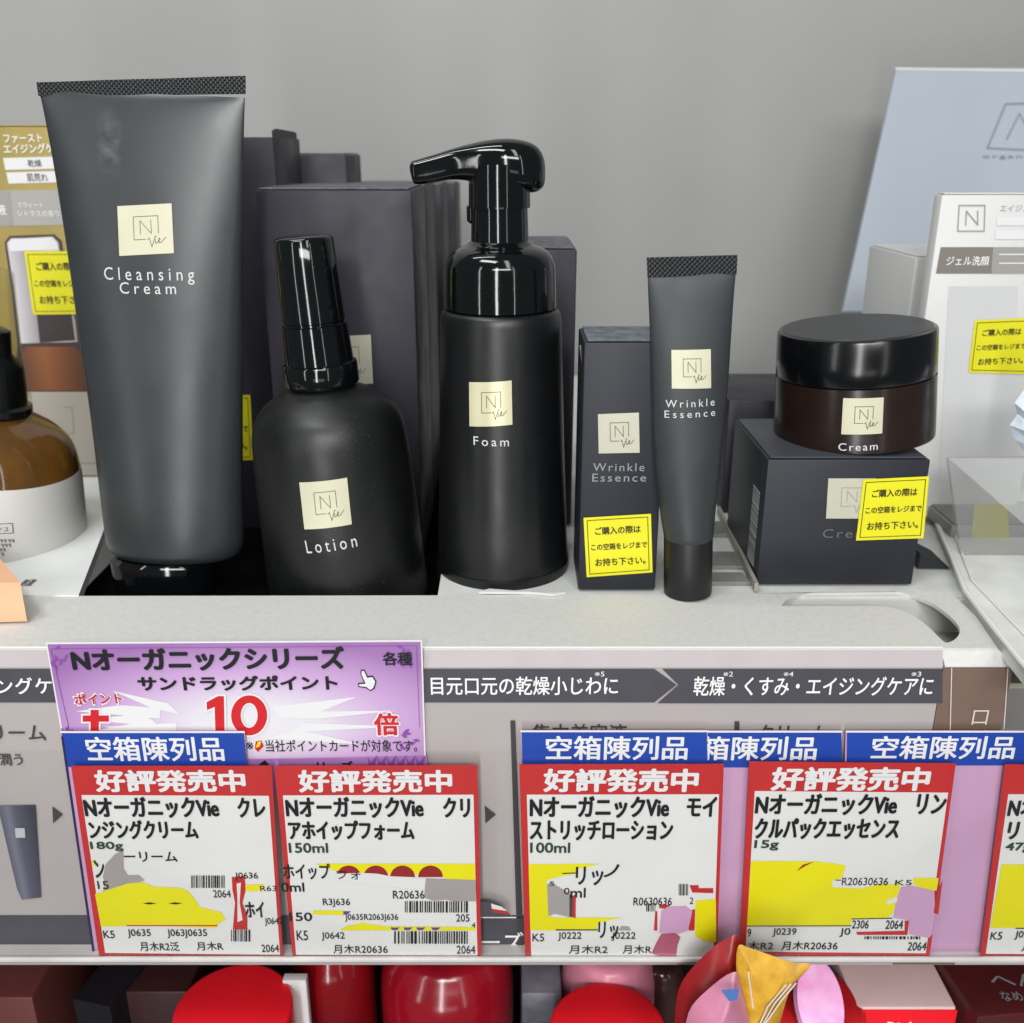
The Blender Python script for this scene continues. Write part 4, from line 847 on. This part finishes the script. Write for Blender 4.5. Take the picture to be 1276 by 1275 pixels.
P.text('木R2', BX(b4, 106, 215, 668, 705), .008).text('月木R20636', BX(b4, 250, 487, 668, 706), .008).text('2064', BX(b4, 783, 862, 672, 708), .008).stroke([b4(105, 604), b4(542, 603)], .0004).stroke([b4(547, 574), b4(715, 571)], .0004).stroke([b4(480, 410), b4(500, 410)], .0004)
P.build('code_lettering', INK, r)
part(F, r, 'dark_arc', DKRED, 3.2, PL(b4, (313, 372), (340, 345), (385, 332), (350, 350)))
P = Print(F, 3 * E).bars(BX(b4, 600, 840, 648, 660), 20, 8).build('barcode', INK, r)
# 5
F, r = card([(1252.5, 953), (1505, 954), (1450, 1195), (1221, 1194.5)], [(1256.5, 990), (1498, 991), (1446, 1190), (1228.5, 1188.5)], -.0084, 'red-framed price card cut off by the right edge, showing only its left strip', (1290, 957, 1480, 987),
            [('Nオーガニック', (1256, 993, 1390, 1018)), ('リッチクリーム', (1255, 1022, 1400, 1046))], ('47g', (1252, 1049, 1284, 1062)))
part(F, r, 'yellow_band', YBAND, 2.0, PL(b4, (1180, 345), (1500, 345), (1480, 610), (1132, 614)))
Print(F, 3.2 * E).text('K5', BX(b4, 1133, 1182, 630, 662), .008).text('J0240', BX(b4, 1235, 1340, 625, 662), .008).stroke([b4(1240, 614), b4(1330, 614)], .0004).text('月木R2', BX(b4, 1265, 1420, 675, 712), .008).build('code_lettering', INK, r)

# ------------------------------------------------------------------ price rail
YR = -.0098
zr0 = at(638, 1200, YR - .0008).z; zr1 = at(638, 937, YR).z
F = Fr(Vector((0, YR, zr0))); r = root('price_rail', F, 'clear plastic price rail holding the cards along the shelf edge', 'rail')
box('clear_front', -.36, .36, 0, .0006, .0021, zr1 - zr0, CLEAR, r)
box('rail_lip', -.36, .36, -.0008, .0007, 0, .002, RAILE, r, .0004)
box('rail_base', -.36, .36, .00075, .0124, 0, .0008, RAILE, r)

# ------------------------------------------------------------------ lower shelf goods
RCAP = mat('bright_red_cap', (238, 26, 40), 0.38, 0.5, var=(30, .03))
DRED = mat('dark_red_gloss', (120, 14, 22), 0.15, 0.5, var=(18, .2), bump=(60, .1, .002))
MAROON = mat('maroon_carton', (72, 22, 24), 0.4, 0.4, var=(25, .1))
CHOC = mat('brown_carton', (92, 48, 44), 0.45, 0.4, var=(25, .06))
BLKG = mat('black_gloss_box', (24, 22, 26), 0.2, 0.5)
PPINK = mat('pink_pouch', (206, 130, 150), 0.3, 0.5, var=(40, .08), bump=(70, .35, .002))
YPOU = mat('yellow_pouch', (212, 154, 24), 0.42, 0.5, var=(110, .2), vcol=(226, 176, 60), bump=(90, .3, .002))
RPOU = mat('red_pouch', (140, 24, 28), 0.3, 0.5, var=(40, .1), bump=(60, .3, .002))
LZ = -.30
def low(z): return z * .5 - .055
def disc_thing(name, label, cat, px, py, z, rpx, m, h, cap_h=.03, body=None, group=None):
    z = low(z)
    c = on(px, py, z); t = (c - CAM).dot(Vector((0, math.cos(PITCH), -math.sin(PITCH)))); rr = rpx * t / FPX
    F = Fr(Vector((c.x, c.y, LZ))); r = root(name, F, label, cat, group); H = z - LZ
    pr = [(rr * .98, H - cap_h), (rr, H - cap_h + .001), (rr, H - .0015)] + [(rr - .0015 * (1 - math.cos(rad(a))), H - .0015 + .0015 * math.sin(rad(a))) for a in range(15, 91, 15)] + [(0.0001, H + .0001)]
    lathe('cap', pr, m, r, 96, angle=30)
    lathe('bottle_body', [(rr * .7, 0), (rr * .92, .004), (rr * .92, H - cap_h - .004), (rr * .8, H - cap_h)], body or DRED, r, 64)
    return F, r
g = 'red-capped bottles on the lower shelf'
disc_thing('red_capped_bottle', 'bright red round cap seen from above under the two left price cards', 'bottle', 290.5, 1256, -.235, 73, RCAP, .1, group=g)
disc_thing('red_capped_bottle', 'bright red round cap seen from above under the lotion price card', 'bottle', 757.5, 1281, -.235, 73, RCAP, .1, group=g)
def lowbox(name, label, px0, px1, pytop, z, depth, m, cat='carton', yaw=0, front_y=None, group=None, bev=.001):
    z = low(z)
    a = on(px0, pytop, z); b = on(px1, pytop, z); F = Fr(Vector(((a.x + b.x) / 2, a.y, LZ)), Matrix.Rotation(rad(yaw), 3, 'Z')); r = root(name, F, label, cat, group); w = (b.x - a.x) / 2
    box('carton_body', -w, w, 0, depth, 0, z - LZ, m, r, bev); return F, r, w, z - LZ
lowbox('brown_carton', 'reddish brown carton on the lower shelf at the left corner', -60, 40, 1243, -.235, .07, CHOC)
F, r, w, h = lowbox('black_box', 'glossy black slanted box on the lower shelf beside the brown carton', 85, 140, 1250, -.245, .09, BLKG, 'box', yaw=-14)
lowbox('maroon_carton', 'very dark maroon carton behind the left red cap on the lower shelf', 130, 235, 1236, -.25, .09, mat('deep_maroon', (48, 22, 24), .45, .4, var=(20, .15)))
def lowbottle(name, label, px, py, z, rpx, m, cat='bottle', top=.6):
    z = low(z)
    c = on(px, py, z); t = (c - CAM).dot(Vector((0, math.cos(PITCH), -math.sin(PITCH)))); rr = rpx * t / FPX
    F = Fr(Vector((c.x, c.y, LZ))); r = root(name, F, label, cat); H = z - LZ
    lathe('bottle_body', catmull([(rr * .8, 0), (rr, .01), (rr, H * .6), (rr * .98, H * .86), (rr * (top + .2), H * .96), (rr * top, H), (.0001, H)], 5), m, r, 72, angle=70); return F, r, rr, H
lowbottle('red_bottle', 'dark red rounded bottle just right of the left red cap', 412, 1165, -.24, 52, DRED)
lowbottle('red_bottle', 'glossy dark red rounded bottle with pink sheen below the foam price card', 556, 1168, -.235, 84, mat('crimson_gloss', (136, 14, 30), .2, .5, coat=.3, var=(20, .2)))
F, r, w, h = lowbox('white_tag_box', 'small white tag standing between the red cap and the dark red bottle', 352, 381, 1222, -.232, .004, WHITEC, 'tag', bev=.0003)
lowbox('navy_box', 'navy and white box in the gap left of the right red cap', 650, 700, 1238, -.25, .05, mat('navy_box', (44, 44, 78), .4, .4, var=(14, .5), vcol=(180, 180, 190)), 'box')
lowbottle('pink_pouch', 'pink rounded pouch just behind the right red cap', 760, 1178, -.228, 62, PPINK, 'pouch')
lowbottle('brown_bottle', 'dark brown bottle between the pink and the red pouch', 826, 1196, -.245, 34, mat('brown_glass', (52, 34, 30), .15, .5, var=(20, .3)), 'bottle')
def pouch(name, label, pts, Y, m, bulge=.008, lean=.0):
    F = Fr(at(sum(p[0] for p in pts) / len(pts), max(p[1] for p in pts), Y)); r = root(name, F, label, 'pouch')
    q = [F.loc(*p)[:2] for p in pts]; cx = sum(p[0] for p in q) / len(q); cz = sum(p[1] for p in q) / len(q); q = catmull(q + q[:1], 4)[:-1]; n = len(q); rings = []
    v = []; K = 5
    for k in range(K):
        s_ = 1 - k / K; v += [(cx + (p[0] - cx) * s_, -bulge * (1 - s_ ** 2), cz + (p[1] - cz) * s_) for p in q]
    f = [(k * n + i, k * n + (i + 1) % n, (k + 1) * n + (i + 1) % n, (k + 1) * n + i) for k in range(K - 1) for i in range(n)]
    v.append((cx, -bulge, cz)); c0 = len(v) - 1; f += [((K - 1) * n + i, (K - 1) * n + (i + 1) % n, c0) for i in range(n)]
    v.append((cx, bulge * .6, cz)); f += [((i + 1) % n, i, c0 + 1) for i in range(n)]
    mesh_obj('pouch_body', v, f, m, r, True, 70); return F, r, (lambda x, z: -bulge)
pouch('red_pouch', 'deep red pouch standing behind the pink leaf-shaped pouch', [(840, 1300), (845, 1235), (872, 1196), (905, 1170), (925, 1178), (935, 1300)], -.022, RPOU)
F, r, _ = pouch('pink_leaf_pouch', 'dusky pink leaf-shaped pouch with blue tip beside the yellow pouch', [(850, 1310), (858, 1262), (880, 1235), (912, 1212), (922, 1225), (932, 1310)], -.034, mat('dusky_pink_pouch', (190, 120, 146), .35, .5, var=(40, .08), bump=(60, .25, .002)))
part(F, r, 'blue_tip', mat('blue_tip', (74, 112, 172), .4), 60, [(892, 1208), (914, 1206), (912, 1220), (902, 1222)])
F, r, _ = pouch('yellow_pouch', 'golden yellow printed pouch leaning in front of the rail at lower right', [(919, 1310), (918, 1230), (919, 1181), (936, 1182), (985, 1199), (1010, 1203), (985, 1232), (958, 1310)], -.030, YPOU, .005)
P = Print(F, .0056)
for k in range(3): P.stroke([(938 + 6 * k, 1270 - 6 * k), (952 + 8 * k, 1238 - 3 * k), (974 + 6 * k, 1212 - k)], .0006)
P.stroke([(928, 1196), (934, 1240)], .0005).build('lettering', CREAMINK, r)
F, r, rr, H = lowbottle('red_bottle', 'red rounded bottle with a pink oval label at lower right', 1016, 1245, -.235, 62, mat('red_bottle_plastic', (196, 30, 34), .3, .5, var=(20, .08)), top=.8)
c = F.I @ on(1020, 1250, low(-.222))
n = 40; tilt = Matrix.Rotation(rad(-48), 3, 'X'); v = []
for k in range(n): 
    p = tilt @ Vector((.0100 * math.cos(2 * math.pi * k / n), 0, .0175 * math.sin(2 * math.pi * k / n))); v.append(c + p)
for k in range(n):
    p = tilt @ Vector((.0092 * math.cos(2 * math.pi * k / n), -.003, .0160 * math.sin(2 * math.pi * k / n))); v.append(c + p)
mesh_obj('oval_label', v, [tuple(range(n, 2 * n))] + [(i, (i + 1) % n, n + (i + 1) % n, n + i) for i in range(n)] + [tuple(range(n))[::-1]], mat('pink_label', (236, 150, 208), .4, .4, var=(160, .02), vcol=(240, 180, 222)), r)
F, r, w, h = lowbox('white_red_carton', 'carton with white top and red front below the pink tag strip', 1066, 1192, 1255, -.235, .06, mat('white_pink_top', (226, 196, 194), .45, .4, var=(10, .05)))
a = F.loc(1066, 1259); box('red_front', -w - .0003, w + .0003, -.0006, -.0001, 0, h - .0012, RCAP, r)
Print(F, .0010).text('Rich', (1104, 1271, 1140, 1280), .01).build('lettering', WHITEINK, r)
F, r, w, h = lowbox('maroon_carton', 'dark maroon carton with grey lettering in the lower right corner', 1215, 1345, 1262, -.225, .08, MAROON, yaw=6)
P = Print(F, 0); v2, f2 = text2d('へん', .01)
def ontop(txt, x0, y0, x1, y1, b=.01):
    v2, f2 = text2d(txt, b); a = on(x0, y1, low(-.225)); c = on(x1, y0, low(-.225))
    P.mb.add([F.I @ Vector((a.x + (c.x - a.x) * u, a.y + (c.y - a.y) * t, low(-.225) + .0003)) for u, t in v2], f2)
ontop('へん', 1238, 1214, 1290, 1230); ontop('なめらか', 1250, 1236, 1300, 1248)
P.build('lettering', GREYINK, r)
